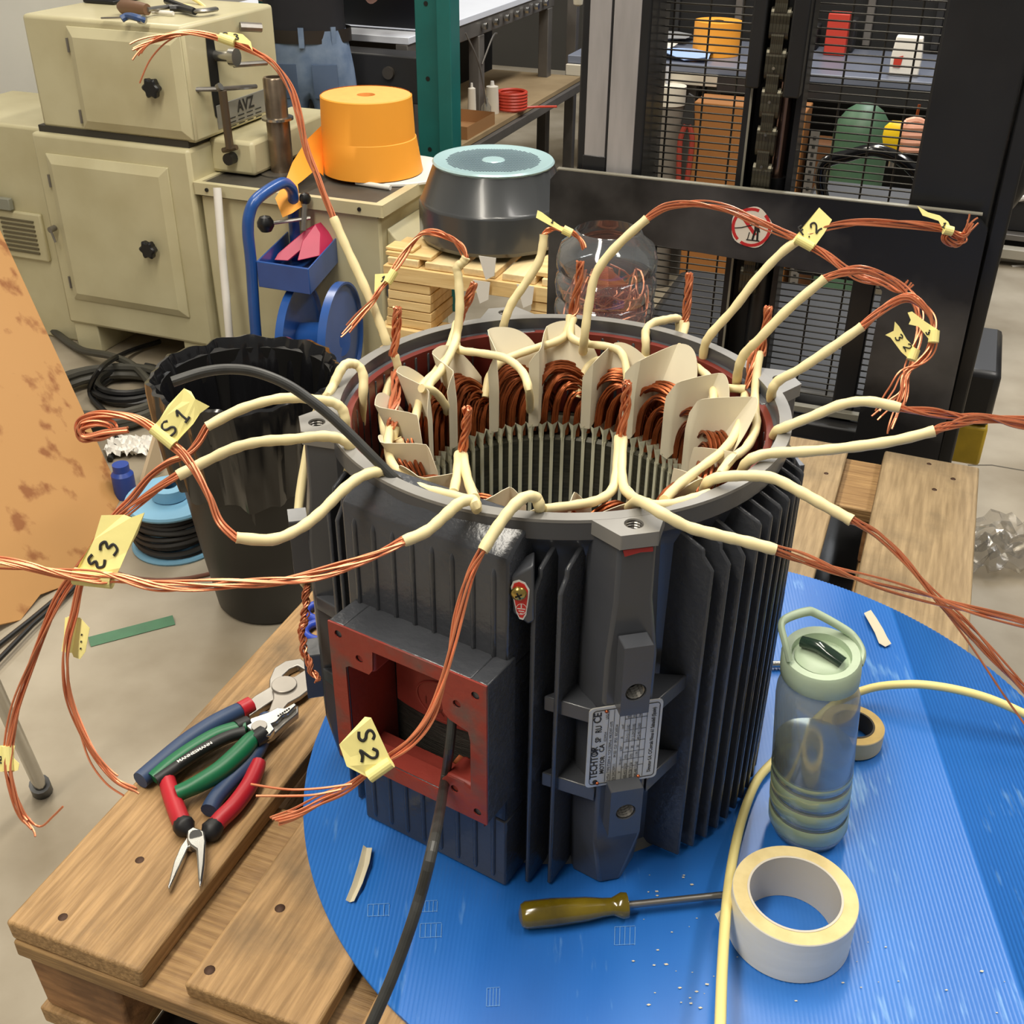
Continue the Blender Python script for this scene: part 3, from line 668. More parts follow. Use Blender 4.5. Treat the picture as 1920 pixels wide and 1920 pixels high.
L = lead([(1318, 690, mz(1318, 690, -.12)), (1321, 650, d13), (1335, 624), (1375, 580), (1420, 522), (1470, 470), (1518, 438, d13-.05)],
     [(1518, 438, d13-.05), (1560, 423), (1620, 417), (1700, 421), (1768, 431), (1790, 440), (1806, 450), (1790, 458), (1772, 446), (1782, 434), (1805, 440), (1815, 425), (1828, 405, d13-.07)], 'cream lead crossing the tape tag, copper tail looped at the upper right', 27, fan=.008, fan_len=.13, twist=2)
tape_tag([(1720, 386), (1740, 398), (1762, 404), (1778, 416), (1785, 432), (1770, 434), (1760, 414), (1742, 408), (1730, 404)], d13-.07, L, 'torn yellow tape tag near the looped copper end', ((1770, 430), (1786, 434)), [('1', 1764, 424, (.7, .4), (.4, -.7), 12)])
d14 = mz(1095, 632, 0.01)
L = lead([(1093, 660, mz(1093, 660, -.1)), (1096, 632, d14), (1104, 572), (1118, 512), (1158, 460), (1213, 410, d14-.03)],
     [(1213, 410, d14-.03), (1250, 388), (1305, 381), (1365, 392), (1430, 420), (1490, 446), (1540, 472), (1575, 498), (1610, 520), (1655, 532), (1690, 545), (1712, 525, d14-.1)], 'cream lead whose copper arches to the right over the black carriage plate', 29, fan=.008, fan_len=.15)
tape_tag([(1536, 389), (1560, 412), (1545, 438), (1524, 467), (1490, 445), (1510, 420)], d14-.07, L, 'yellow tape tag marked F2', ((1492, 447), (1523, 464)), [('F', 1504, 432, -40, 17), ('2', 1529, 426, -45, 20), ('.', 1515, 441, -40, 7)], ink_w=.0009, curl=.001)
d15 = mz(945, 606, 0.01)
L = lead([(940, 640, mz(940, 640, -.1)), (946, 604, d15), (960, 568), (986, 530), (1012, 486), (1020, 440, d15-.02)],
     [(1020, 440, d15-.02), (1034, 429), (1058, 430), (1080, 442), (1096, 466, d15-.01)], 'cream lead behind the rim, its copper bent toward the clear jug', 31, n=6)
tape_tag([(1008, 394), (1016, 398), (1040, 416), (1066, 434), (1054, 434), (1030, 422), (1005, 408)], d15-.025, L, 'narrow yellow tape tag pointing up and left', ((1056, 430), (1072, 438)), [('1', 1032, 416, (.7, .4), (.3, -.6), 8)])
d16 = mz(852, 640, -.02)
L = lead([(800, 745, mz(800, 745, -.12)), (806, 720), (830, 690), (848, 655), (856, 630, d16), (862, 580), (860, 525), (857, 502), (868, 492), (874, 482, d16-.01)],
     [(874, 482, d16-.01), (864, 462), (845, 446), (818, 437), (790, 440), (765, 468), (740, 506), (722, 530), (700, 560), (672, 593), (640, 632, d16-.04)], 'kinked cream lead, copper arching back to the left', 33, fan=.004, fan_len=.15, twist=2.2, n=6)
tape_tag([(703, 514), (735, 512), (741, 506), (742, 518), (722, 532), (702, 548)], d16-.032, L, 'yellow tape tag on the arch behind the motor', ((740, 508), (726, 530)), [('1', 712, 528, (.8, -.1), (.3, -.8), 12)])
# loops over the rim
ya = mz(1212, 640, -.05)
lead([(1210, 690, mz(1210, 690, -.2)), (1211, 650, ya), (1211, 622), (1224, 606), (1248, 600), (1266, 597), (1273, 602), (1274, 624, ya+.03), (1276, 660, ya+.05)], label='short cream loop over the back of the rim')
yb = mz(660, 684, .06)
lead([(676, 800, mz(676, 800, -.25)), (680, 750, mz(680, 750, -.08)), (681, 705), (670, 685, yb), (652, 682), (640, 692), (625, 722), (610, 750, yb-.02), (585, 800, yb+.08), (560, 950, yb+.08), (560, 1060), (575, 1098, yb+.0)],
     [(575, 1098, yb), (573, 1130), (571, 1160), (566, 1190), (572, 1225), (585, 1255), (596, 1278, yb-.02)], 'cream lead looped over the left of the rim and hanging outside', 35, twist=5, n=8)
# twisted copper splices with their sleeves
def splice(rope, legs, seed, label=None, n=9):
    rp_ = path(rope, 8)
    st = strands(rp_, n, .0035, .0012, len(rp_)*.055, seed).build('twisted_splice', M_copstrand, motor, smooth=True, label=label)
    for q in legs:
        q = list(q)
        if len(q[-1]) > 2:      # ends that dive among the coils: set them on the inner face of the winding
            x_, y_ = q[-1][:2]; d_ = ray(x_, y_); A_ = d_.x**2+d_.y**2; b_ = CAM.x*d_.x+CAM.y*d_.y; c_ = CAM.x**2+CAM.y**2-(.650*S)**2; disc_ = b_*b_-A_*c_
            if disc_ > 0:
                hit = (-b_+math.sqrt(disc_))/A_; zc_ = (CAM+d_*hit).z
                if ZT-.48*S < zc_ < ZT-.06*S and y_ < 830: q[-1] = (x_, y_, hit)
        q = path(q)
        sleeve(q, .0042).build('splice_sleeve', M_sleeve, motor, smooth=True)
e = mz(738, 690, -.05)
splice([(745, 576, e-.02), (742, 620), (738, 668, e)], [[(740, 666, e), (746, 690), (742, 705, e+.01)]], 41, 'tallest twisted copper end at the left')
splice([(742, 700, e), (741, 745), (735, 790, mz(735, 790, -.1)), (734, 800)], [[(733, 788, mz(733, 788, -.12)), (728, 830), (735, 870), (765, 895), (810, 918), (845, 930, mz(845, 930, -.03))], [(740, 800, mz(740, 800, -.12)), (737, 850), (748, 868), (755, 850), (752, 835), (745, 822, mz(745, 822, -.15))]], 43)
e = mz(858, 612, 0.0)
splice([(889, 530, e-.02), (872, 575), (858, 608, e)], [[(856, 606, e), (846, 640), (822, 690), (796, 718), (790, 735), (782, 770), (774, 805, mz(774, 805, -.2))], [(860, 610, e), (856, 640), (862, 656), (900, 662), (948, 672), (980, 698), (992, 735, mz(992, 735, -.1)), (994, 770, mz(994, 770, -.18))], [(790, 728, mz(790, 728, -.05)), (815, 735), (835, 760), (838, 775, mz(838, 775, -.1))]], 45, 'twisted copper end leaning right, at the back left')
e = mz(1072, 600, 0.02)
splice([(1088, 490, e-.02), (1084, 540), (1073, 594, e)], [[(1069, 592, e), (1062, 625), (1044, 640), (1000, 654), (945, 676), (918, 705), (910, 745, mz(910, 745, -.12))], [(1075, 596, e), (1069, 628), (1092, 643), (1150, 652), (1170, 672), (1176, 712, mz(1176, 712, -.12))]], 47, 'twisted copper end standing before the clear jug')
e = mz(1284, 605, 0.02)
splice([(1292, 512, e-.02), (1290, 560), (1284, 606, e)], [[(1282, 602, e), (1276, 632), (1250, 662), (1215, 674), (1170, 673), (1120, 676), (1095, 700), (1082, 745, mz(1082, 745, -.14))], [(1286, 606, e), (1276, 668), (1308, 690), (1332, 712), (1338, 745), (1332, 785, mz(1332, 785, -.12))]], 49, 'twisted copper end standing before the wire guard')
e = mz(1422, 690, 0.0)
splice([(1440, 575, e-.02), (1436, 620), (1426, 666, e)], [[(1424, 662, e), (1416, 730), (1416, 770), (1418, 800), (1400, 838), (1370, 862), (1350, 890, mz(1350, 890, -.1))]], 51, 'taller twisted copper end at the right of the rim')
splice([(1413, 640, e), (1408, 690), (1402, 738, mz(1402, 738, -.08))], [[(1398, 736, mz(1398, 736, -.08)), (1388, 790), (1362, 838), (1310, 880), (1272, 910), (1245, 938, mz(1245, 938, .0))], [(1398, 730, mz(1398, 730, -.06)), (1350, 728), (1300, 735), (1262, 758, mz(1262, 758, -.1))]], 53)
e = mz(1164, 830, -.12)
splice([(1176, 716, e-.03), (1172, 765), (1164, 824, e)], [[(1160, 820, e), (1156, 880), (1148, 918), (1120, 938), (1075, 948), (1018, 955, mz(1018, 955, .0))], [(1168, 822, e), (1166, 880), (1172, 918), (1195, 936), (1218, 945, mz(1218, 945, .0))]], 55, 'twisted copper end over the front of the bore')
e = mz(865, 860, -.12)
splice([(877, 765, e-.03), (872, 810), (864, 855, e)], [[(860, 852, e), (857, 890), (850, 925, mz(850, 925, -.04))], [(868, 852, e), (876, 895), (890, 935, mz(890, 935, .01))]], 57, 'short twisted copper end over the front left of the bore')
for q in ([(762, 905, mz(762, 905, -.06)), (800, 918), (850, 930), (888, 940, mz(888, 940, .0))], [(1215, 948, mz(1215, 948, .01)), (1260, 945), (1300, 935), (1330, 925, mz(1330, 925, -.02))]):
    sleeve(path(q), .0043).build('splice_sleeve', M_sleeve, motor, smooth=True)
# ------------------------------------------------------------------ black rubber cable through the stator
k0 = mz(735, 880, .02)
kp = path([(323, 716, k0-.04), (380, 698), (430, 692), (480, 698), (540, 722), (600, 764), (650, 808), (700, 858), (737, 895, k0)], 8)
inner = spline([P(737, 895, k0), mp(TA, -.05, .80, -.25), mp(TA, .1, .82, -.5), mp(TA, .20, .93, -.60), mp(TA, .205, 1.06, -.66), P(845, 1290, dep(mp(TA, .21, 1.1, -.75)))], 8)
low = path([(845, 1290, dep(mp(TA, .21, 1.1, -.75))), (848, 1340, dep(mp(TA, .21, 1.2, -.95))), (843, 1400, dep(mp(TA, .2, 1.23, -1.0))), (833, 1470, dep(mp(TA, .18, 1.25, -1.2))), (815, 1570, .80), (785, 1690, .785), (740, 1820, .78), (690, 1935, .775), (655, 2010, .77)], 8)
b = MB(); b.tube(kp+inner[1:]+low[1:], .0040, 14, rs=[.0042]*len(kp)+[.0042]*(len(inner)-1)+[.0042]*(len(low)-1))
b.build('rubber_cable', mat('black_rubber', (52, 52, 50), 0.42, 0, var=0.25, vscale=60, stretch=(1, 1, 1)))
tag(bpy.data.objects['rubber_cable'], 'black rubber cable passing through the stator and out of its terminal box', 'cable')
# ------------------------------------------------------------------ pallet under the motor
RZ = -math.atan2(0.35, 0.937)
def lbox(name, m, parent, lo, hi, bevel=0.002, rz=0, jit=0.0, seed=0, label=None):
    """box part in the parent's own axes, origin at its centre"""
    rnd = random.Random(seed); lo, hi = Vector(lo), Vector(hi); c = (lo+hi)/2; b = MB(); b.box(lo-c, hi-c)
    if jit: b.v = [v+Vector((rnd.uniform(-jit, jit), rnd.uniform(-jit, jit), rnd.uniform(-jit, jit)*.4)) for v in b.v]
    o = b.build(name, m, None, bevel=bevel); o.parent = parent; o.location = c; o.rotation_euler = (0, 0, rz)
    if label: o['label'] = label
    return o
W_top = wood('weathered_board', (142, 110, 70), (178, 142, 96), (8, .5, 8), 26, .62, (92, 78, 58))
W_cross = wood('pallet_crossboard', (134, 102, 64), (166, 132, 86), (.5, 8, 8), 24, .65, (84, 70, 52))
W_block = wood('pallet_block', (124, 88, 56), (176, 130, 86), (.8, 4, 4), 18, .75, (92, 66, 46))
W_grey = wood('greyed_board', (142, 120, 88), (170, 146, 110), (7, .5, 7), 24, .65, (108, 94, 72))
ZP = ZD-.004
pal = thing('wooden_pallet', 'weathered wooden pallet under the blue disc, one plank carrying the pliers', 'pallet', W(0, 0, ZP-.144)); pal.rotation_euler = (0, 0, RZ)
TOPS = [(-.368, -.222, -.432, .80, W_top), (-.182, -.055, -.425, .80, W_top), (-.022, .092, -.43, .80, W_top), (.112, .236, -.43, .795, W_grey), (.290, .432, -.43, .80, W_grey)]
for i, (a0, a1, b0, b1, m) in enumerate(TOPS):
    lbox('top_board', m, pal, (a0, b0, .122), (a1, b1, .144), .003, jit=.002, seed=i)
for i, (b0, b1) in enumerate(((-.432, -.20), (.12, .265), (.64, .795))):
    lbox('cross_board', W_cross, pal, (-.366, b0, .1), (.43, b1, .1215), .0025, jit=.0015, seed=10+i)
for i, b0 in enumerate((-.425, .12, .65)):
    for j, a0 in enumerate((-.36, -.04, .285)):
        lbox('block', W_block, pal, (a0, b0, .022), (a0+(.1 if j != 1 else .145), b0+.14, .0995), .004, jit=.003, seed=20+i*3+j)
for j, a0 in enumerate((-.362, -.04, .285)):
    lbox('bottom_board', W_top, pal, (a0, -.43, .0), (a0+(.1 if j != 1 else .145), .80, .0215), .002, jit=.0015, seed=40+j)
M_nail = mat('rusty_nail', (70, 48, 34), 0.6, 0.5)
def pdisc(px, py, z, r, name, m, parent):
    c = Zp(px, py, z); b = MB(); b.lathe([(0, .0012), (r*.7, .001), (r, 0)], c, 12)
    o = b.build(name, m, None, smooth=True); o.parent = parent; o.matrix_parent_inverse = (Matrix.Translation(parent.location) @ Matrix.Rotation(RZ, 4, 'Z')).inverted(); return o
for x, y in ((525, 1703), (393, 1819), (262, 1613), (118, 1720), (1742, 870), (1752, 918), (1787, 898), (1549, 888)): pdisc(x, y, ZP, .005 if x < 900 else .004, 'nail_head', M_nail, pal)
# ------------------------------------------------------------------ blue corrugated disc
M_blue = mat('blue_corrugated_plastic', (30, 100, 186), 0.36, 0, col2=(44, 116, 200), vscale=7, stretch=(1.2, .25, 1), spec=.6)
nt = M_blue.node_tree; N = nt.nodes; L_ = nt.links; pB = N['Principled BSDF']
src = pB.inputs['Base Color'].links[0].from_socket
tc = N.new('ShaderNodeTexCoord'); mpn = N.new('ShaderNodeMapping'); mpn.inputs['Scale'].default_value = (60, 9, 1); L_.new(tc.outputs['Object'], mpn.inputs[0])
n1 = N.new('ShaderNodeTexNoise'); n1.inputs['Scale'].default_value = 2.2; n1.inputs['Detail'].default_value = 6; L_.new(mpn.outputs[0], n1.inputs['Vector'])
n2 = N.new('ShaderNodeTexNoise'); n2.inputs['Scale'].default_value = 9; n2.inputs['Detail'].default_value = 2; L_.new(tc.outputs['Object'], n2.inputs['Vector'])
ml = N.new('ShaderNodeMath'); ml.operation = 'MULTIPLY'; L_.new(n1.outputs['Fac'], ml.inputs[0]); L_.new(n2.outputs['Fac'], ml.inputs[1])
rr_ = N.new('ShaderNodeValToRGB'); rr_.color_ramp.elements[0].position = .345; rr_.color_ramp.elements[1].position = .46
rr_.color_ramp.elements[0].color = (0, 0, 0, 1); rr_.color_ramp.elements[1].color = (.7, .7, .7, 1); L_.new(ml.outputs[0], rr_.inputs[0])
mx = N.new('ShaderNodeMix'); mx.data_type = 'RGBA'; mx.inputs['B'].default_value = (*srgb((120, 170, 222)), 1)
L_.new(rr_.outputs[0], mx.inputs['Factor']); L_.new(src, mx.inputs['A']); L_.new(mx.outputs['Result'], pB.inputs['Base Color'])
DC = Vector((.1550, -.0738, ZD)); DR = .4085
b = MB(); rd = Vector((-.0786, -.9969, 0)).normalized(); rq = Vector((rd.y, -rd.x, 0)).normalized(); NL = 412; top = []; bot = []
for j in range(NL+1):
    s = -DR*.9999+2*DR*.9999*j/NL; h = math.sqrt(max(DR*DR-s*s, 1e-9)); z = 0 if j % 2 else -.0009
    top += [DC+rq*s-rd*h+ZV*z, DC+rq*s+rd*h+ZV*z]; bot += [DC+rq*s-rd*h-ZV*.0045, DC+rq*s+rd*h-ZV*.0045]
nb = len(top); b.add(top+bot, [])
for j in range(NL):
    i = 2*j
    for o_ in (0, nb): b.f.append([i+o_, i+1+o_, i+3+o_, i+2+o_]); b.m.append(0)
    b.f.append([i, i+2, i+2+nb, i+nb]); b.m.append(0); b.f.append([i+1, i+3, i+3+nb, i+1+nb]); b.m.append(0)
disc = b.build('plastic_disc', M_blue, None, origin=DC)
me = disc.data; me.polygons.foreach_set('use_smooth', [True]*len(me.polygons)); me.set_sharp_from_angle(angle=1.3)
tag(disc, 'round blue corrugated plastic sheet under the motor, scuffed', 'plastic sheet')
# scuffed ladder-shaped press marks on the disc
b = MB()
for cx, cy, w_, h_ in ((710, 1707, 40, 22), (808, 1745, 40, 26), (1172, 1755, 38, 34), (805, 1700, 30, 20), (925, 1870, 24, 34)):
    c0 = Zp(cx, cy, ZD)
    for k in range(5):
        x = cx-w_/2+w_*k/4; b.tube([Zp(x, cy-h_/2, ZD+.0002), Zp(x-1, cy+h_/2, ZD+.0002)], .00035, 4)
    for yy in (-h_/2, h_/2): b.tube([Zp(cx-w_/2, cy+yy, ZD+.0002), Zp(cx+w_/2, cy+yy-2, ZD+.0002)], .0003, 4)
o = b.build('press_mark', mat('pale_scuff', (110, 160, 215), .6), disc); o['kind'] = 'stuff'
# ------------------------------------------------------------------ hand tools
def pz(pts, z): return [Zp(x, y, z) for x, y in pts]
def pprism(b, pts, z, h): b.prism(pz(pts, z+h), (0, 0, -h)); return b
def hpath(pts, n=8): return spline([Zp(x, y, z) for x, y, z in pts], n)
M_gblue = mat('blue_grip', (46, 66, 100), .5); M_gred = mat('red_grip', (178, 32, 44), .42); M_ggreen = mat('green_grip', (22, 104, 66), .4); M_gblk = mat('black_grip', (24, 24, 26), .5)
Z0 = ZP+.001
# cable cutter
cut = thing('cable_cutter', 'grey-jawed cable cutter with blue handles, topmost of the three pliers on the plank', 'pliers', Zp(535, 1292, Z0))
b = MB(); pprism(b, [(452, 1326), (478, 1304), (505, 1288), (505, 1274), (514, 1252), (535, 1239), (564, 1234), (576, 1244), (573, 1256), (558, 1247), (543, 1254), (530, 1266), (534, 1276), (556, 1290), (540, 1312), (512, 1312), (468, 1342)], Z0, .009); b.build('hooked_jaw', M_steel, cut, bevel=.0012)
b = MB(); pprism(b, [(534, 1268), (552, 1268), (574, 1254), (590, 1262), (593, 1276), (585, 1288), (562, 1306), (540, 1318), (512, 1352), (500, 1342), (512, 1310), (512, 1290)], Z0+.0065, .006); b.build('cutting_jaw', mat('satin_steel', (158, 152, 144), .4, .8, var=.1, vscale=20), cut, bevel=.0012)
b = MB(); b.cyl(Zp(533, 1286, Z0+.012), Zp(533, 1286, Z0+.012)+ZV*.003, .0145, 28); b.build('pivot', mat('satin_steel', (0, 0, 0)), cut, bevel=.0008)
hb = hpath([(455, 1330, Z0+.010), (425, 1345, Z0+.012), (395, 1362, Z0+.012), (350, 1392, Z0+.011), (305, 1428, Z0+.010), (263, 1463, Z0+.010)])
b = MB(); b.tube(hb, .0098, 12, rs=[.0095+.001*math.sin(PI*i/(len(hb)-1)) for i in range(len(hb))]); b.build('handle', M_gblue, cut, smooth=True)
hb2 = hpath([(500, 1345, Z0+.010), (492, 1385, Z0+.010), (470, 1425, Z0+.009), (430, 1468, Z0+.009), (404, 1498, Z0+.009), (392, 1520, Z0+.009)])
b = MB(); b.tube(hb2, .0088, 12); b.build('handle', M_gblue, cut, smooth=True)
b = MB(); b.tube(hpath([(470, 1322, Z0+.010), (450, 1333, Z0+.011)], 2), .0102, 10); b.build('collar', M_gred, cut, smooth=True)
# combination pliers
cmb = thing('combination_pliers', 'combination pliers with green and black handles, middle one of the three pliers', 'pliers', Zp(490, 1365, Z0))
ZC = Z0+.016
b = MB(); pprism(b, [(461, 1362), (470, 1346), (500, 1336), (520, 1326), (534, 1327), (552, 1317), (556, 1321), (540, 1337), (530, 1340), (520, 1352), (508, 1356), (515, 1366), (507, 1376), (488, 1384), (474, 1372)], ZC, .008); b.build('upper_jaw', M_chrome, cmb, bevel=.0013)
b = MB(); pprism(b, [(472, 1366), (500, 1362), (514, 1346), (530, 1346), (546, 1334), (559, 1321), (559, 1336), (535, 1356), (512, 1378), (492, 1390), (478, 1384)], ZC-.006, .0085); b.build('lower_jaw', M_steel, cmb, bevel=.0012)
b = MB(); b.cyl(Zp(486, 1362, ZC+.008), Zp(486, 1362, ZC+.008)+ZV*.0015, .0085, 20); b.build('pivot', M_steel, cmb, bevel=.0005)
b = MB()
for k in range(6): b.cyl(Zp(522+4*k, 1342-2.6*k, ZC+.006), Zp(522+4*k, 1342-2.6*k, ZC+.0085), .0012, 6)
b.build('jaw_teeth', M_hole, cmb)
gA = hpath([(462, 1362, ZC+.004), (440, 1366, ZC+.004), (404, 1378, ZC+.004), (362, 1402, ZC+.003), (322, 1430, ZC), (287, 1460, ZC-.004)])
b = MB(); b.tube(gA, .0085, 12, flat=(ZV, .8)); b.build('handle', M_ggreen, cmb, smooth=True)
gi = hpath([(460, 1372, ZC+.003), (436, 1378, ZC+.003), (404, 1392, ZC+.003), (366, 1414, ZC+.002), (328, 1440, ZC-.001), (293, 1464, ZC-.004)])
b = MB(); b.tube(gi, .0075, 10, flat=(ZV, .9)); hl = b.build('handle_lining', M_gblk, cmb, smooth=True)
c0, c1 = Zp(334, 1430, ZC+.0098), Zp(398, 1394, ZC+.0115); ux = (c1-c0).normalized(); nz = (ZV-ux*ux.z).normalized(); uy = nz.cross(ux)
b = MB(); b.add(*text_mesh('MANNESMANN', .0055, Matrix(((ux.x, uy.x, nz.x, c0.x), (ux.y, uy.y, nz.y, c0.y), (ux.z, uy.z, nz.z, c0.z), (0, 0, 0, 1))), True, 1.05)); b.build('handle_print', M_white, hl)
gB = hpath([(478, 1382, ZC+.004), (466, 1394, ZC+.005), (446, 1416, ZC+.005), (412, 1446, ZC+.004), (372, 1470, ZC+.002), (333, 1488, ZC-.002)])
b = MB(); b.tube(gB, .0100, 12, rs=[.0085+.0022*math.sin(PI*min(1, i/(len(gB)-1)*1.1)) for i in range(len(gB))]); b.build('handle', M_ggreen, cmb, smooth=True)
b = MB(); b.tube(hpath([(494, 1376, ZC+.003), (474, 1390, ZC+.004)], 2), .0098, 10); b.tube(hpath([(466, 1356, ZC+.003), (444, 1366, ZC+.004)], 2), .0088, 10); b.build('collar', M_gblk, cmb, smooth=True)
# needle-nose pliers
nn_ = thing('needle_nose_pliers', 'needle-nose pliers with red handles, jaws open toward the pallet corner', 'pliers', Zp(366, 1568, Z0))
b = MB(); pprism(b, [(350, 1557), (362, 1549), (383, 1557), (386, 1576), (383, 1620), (379, 1650), (374, 1663), (371, 1645), (368, 1592), (356, 1584), (350, 1575)], Z0+.005, .009); b.build('jaw', M_chrome, nn_, bevel=.0016)
b = MB(); pprism(b, [(386, 1560), (380, 1578), (364, 1586), (352, 1588), (346, 1604), (332, 1634), (317, 1666), (314, 1662), (326, 1614), (338, 1586), (352, 1566)], Z0+.001, .008); b.build('jaw', M_chrome, nn_, bevel=.0014)
b = MB(); b.cyl(Zp(367, 1567, Z0+.014), Zp(367, 1567, Z0+.0150), .0062, 18); b.build('pivot', M_chrome, nn_, bevel=.0004)
for hp in ([(358, 1562, Z0+.007), (346, 1550, Z0+.008), (338, 1536, Z0+.009), (326, 1504, Z0+.009), (316, 1474, Z0+.009), (313, 1454, Z0+.009)], [(380, 1570, Z0+.007), (394, 1560, Z0+.008), (412, 1538, Z0+.010), (440, 1510, Z0+.011), (466, 1474, Z0+.011), (480, 1444, Z0+.010), (485, 1430, Z0+.010)]):
    h = hpath(hp); m_ = len(h)
    b = MB(); b.tube(h[8:], .008, 12, rs=[.0078+.0015*math.sin(PI*i/(m_-1)) for i in range(8, m_)]); b.build('handle', M_gred, nn_, smooth=True)
    b = MB(); b.tube(h[1:15], .0098, 10, rs=[.0045, .0055, .0066, .0078, .0088, .0098, .0106, .0110, .0110, .0108, .0104, .0100, .0096, .0088]); b.build('collar', M_gblk, nn_, smooth=True)
# scissors behind the motor corner
sc_ = thing('scissors', 'scissors with blue handle loops lying on the plank beside the motor', 'scissors', Zp(600, 1165, Z0))
for cy, rx, ry in ((1147, 32, 15), (1184, 34, 17)):
    ring = [Zp(606+rx*math.cos(a), cy+ry*math.sin(a), Z0+.006) for a in [2*PI*j/24 for j in range(24)]]
    b = MB(); b.tube(ring+[ring[0], ring[1]], .0052, 10, caps=False); b.build('handle_loop', mat('blue_scissor_plastic', (44, 70, 170), .35), sc_, smooth=True)
b = MB(); pprism(b, [(636, 1150), (700, 1162), (760, 1164), (700, 1174), (638, 1182)], Z0+.003, .003); b.build('blade', M_chrome, sc_, bevel=.0006)
# screwdriver
s0, s1, s2 = Zp(973, 1717, ZD+.013), Zp(1176, 1697, ZD+.013), Zp(1376, 1676, ZD+.012)
ax = (s1-s0).normalized(); ay = ZV.cross(ax).normalized(); az = ax.cross(ay)
Mx = Matrix(((ay.x, az.x, ax.x, 0), (ay.y, az.y, ax.y, 0), (ay.z, az.z, ax.z, 0), (0, 0, 0, 1))); hl_ = (s1-s0).length
drv = thing('screwdriver', 'screwdriver with amber transparent handle lying on the disc before the motor', 'screwdriver', s0)
M_amber = mat('amber_plastic', (132, 112, 22), .14, 0, var=.35, vscale=30, stretch=(1, 1, 1), coat=.6); M_amber.node_tree.nodes['Principled BSDF'].inputs['Transmission Weight'].default_value = .35
b = MB(); rg = []
for t, r in ((0, .004), (.02, .0095), (.06, .0122), (.3, .0126), (.62, .0108), (.78, .0085), (.86, .0078), (.90, .0095), (.95, .0118), (1, .0112)):
    rg.append([s0+ax*(hl_*t)+(ay*math.cos(a)+az*math.sin(a))*(r*(1-.06*(j % 2)*(1 if .05 < t < .8 else 0))) for j, a in enumerate([2*PI*j/20 for j in range(20)])])
b.loft(rg); b.build('handle', M_amber, drv, smooth=True)
b = MB(); b.cyl(s1, s2, .0033, 14); b.loft([[s2+ay*w_+az*h_ for w_, h_ in ((-.0033, -.0033), (.0033, -.0033), (.0033, .0033), (-.0033, .0033))], [s2+ax*.012+ay*w_+az*h_ for w_, h_ in ((-.004, -.0006), (.004, -.0006), (.004, .0006), (-.004, .0006))]]); b.build('shaft', M_steel, drv, smooth=True)
# ------------------------------------------------------------------ water bottle
BB = Zp(1513, 1553, ZD+.0005); bt = thing('water_bottle', 'clear plastic water bottle with sage green straw lid, half full, on the disc', 'bottle', BB)
lean = Vector((-.085, .0, 0))
def bl(prof, seg=48):
    b = MB(); b.lathe(prof, BB, seg); b.v = [v+lean*((v.z-BB.z)) for v in b.v]; return b
M_clear = clear_mat('clear_bottle_plastic', (200, 204, 198), .16, .72); M_band = clear_mat('sage_bottle_band', (166, 182, 148), .14, .18); M_water = clear_mat('bottle_water', (188, 200, 180), .03, .78)
M_sage = mat('sage_lid_plastic', (182, 200, 172), .45, 0, var=.06, vscale=40, bump=.05)
bl([(.0, .004), (.022, .0035), (.028, .0), (.034, .004), (.0372, .012), (.0376, .03), (.0360, .034), (.0376, .038), (.0378, .052), (.0360, .0555), (.0378, .059), (.0378, .073), (.0362, .0765), (.0380, .08), (.0380, .168), (.0372, .178), (.0345, .187), (.0315, .1915), (.0315, .200)]).build('bottle_body', M_clear, bt, smooth=0.8)
for z0, z1 in ((.014, .032), (.039, .0535), (.060, .0745), (.081, .089)):
    bl([(.0372, z0), (.0383, z0+.002), (.0383, z1-.002), (.0372, z1)]).build('green_band', M_band, bt, smooth=True)
bl([(0, .006), (.033, .006), (.0362, .014), (.0362, .112), (0, .112)]).build('water', M_water, bt, smooth=0.5)
# lid with slanted collar, flip spout and carrying loop
ld = MB(); rg = []
for r, z, sl in ((.0335, .193, 0), (.0352, .195, 0), (.0356, .206, .1), (.0352, .217, .22), (.0335, .2205, .24), (.0265, .2195, .2), (.0255, .214, .1), (0.0005, .2145, .08)):
    rg.append([BB+Vector((r*math.cos(a), r*math.sin(a), z+sl*r*math.sin(a+.5)*.55+lean.x*0))+lean*z for a in [2*PI*j/40 for j in range(40)]])
ld.loft(rg, caps=False); lid = ld.build('lid', M_sage, bt, smooth=0.7)
LD = dep(BB+ZV*.214)
lp = spline([P(1480, 1238, LD-.012), P(1472, 1205, LD-.014), P(1465, 1172, LD-.010), P(1478, 1158, LD-.004), P(1512, 1147, LD+.004), P(1530, 1150, LD+.008), P(1574, 1174, LD+.010), P(1600, 1193, LD+.008), P(1617, 1222, LD+.0), P(1612, 1246, LD-.006)], 6)
b = MB(); b.tube(lp, .0042, 10, flat=(RT, .75)); b.build('carry_loop', M_sage, bt, smooth=True)
cc_ = BB+lean*.2145+ZV*.2145
b = MB(); b.tube(spline([cc_+Vector((-.016, .012, .009)), cc_+Vector((-.004, .003, .011)), cc_+Vector((.003, -.004, .010)), cc_+Vector((.015, -.014, .006))], 4), .0062, 12, flat=(ZV, .8)); b.build('spout', mat('dark_green_spout', (34, 52, 42), .08, 0, coat=.5), bt, smooth=True)
b = MB(); cc = BB+lean*.2145+ZV*.2145; b.lathe([(0, .0042), (.015, .004), (.021, .0025), (.0235, 0)], cc, 28); b.build('lid_button', M_sage, bt, smooth=True)
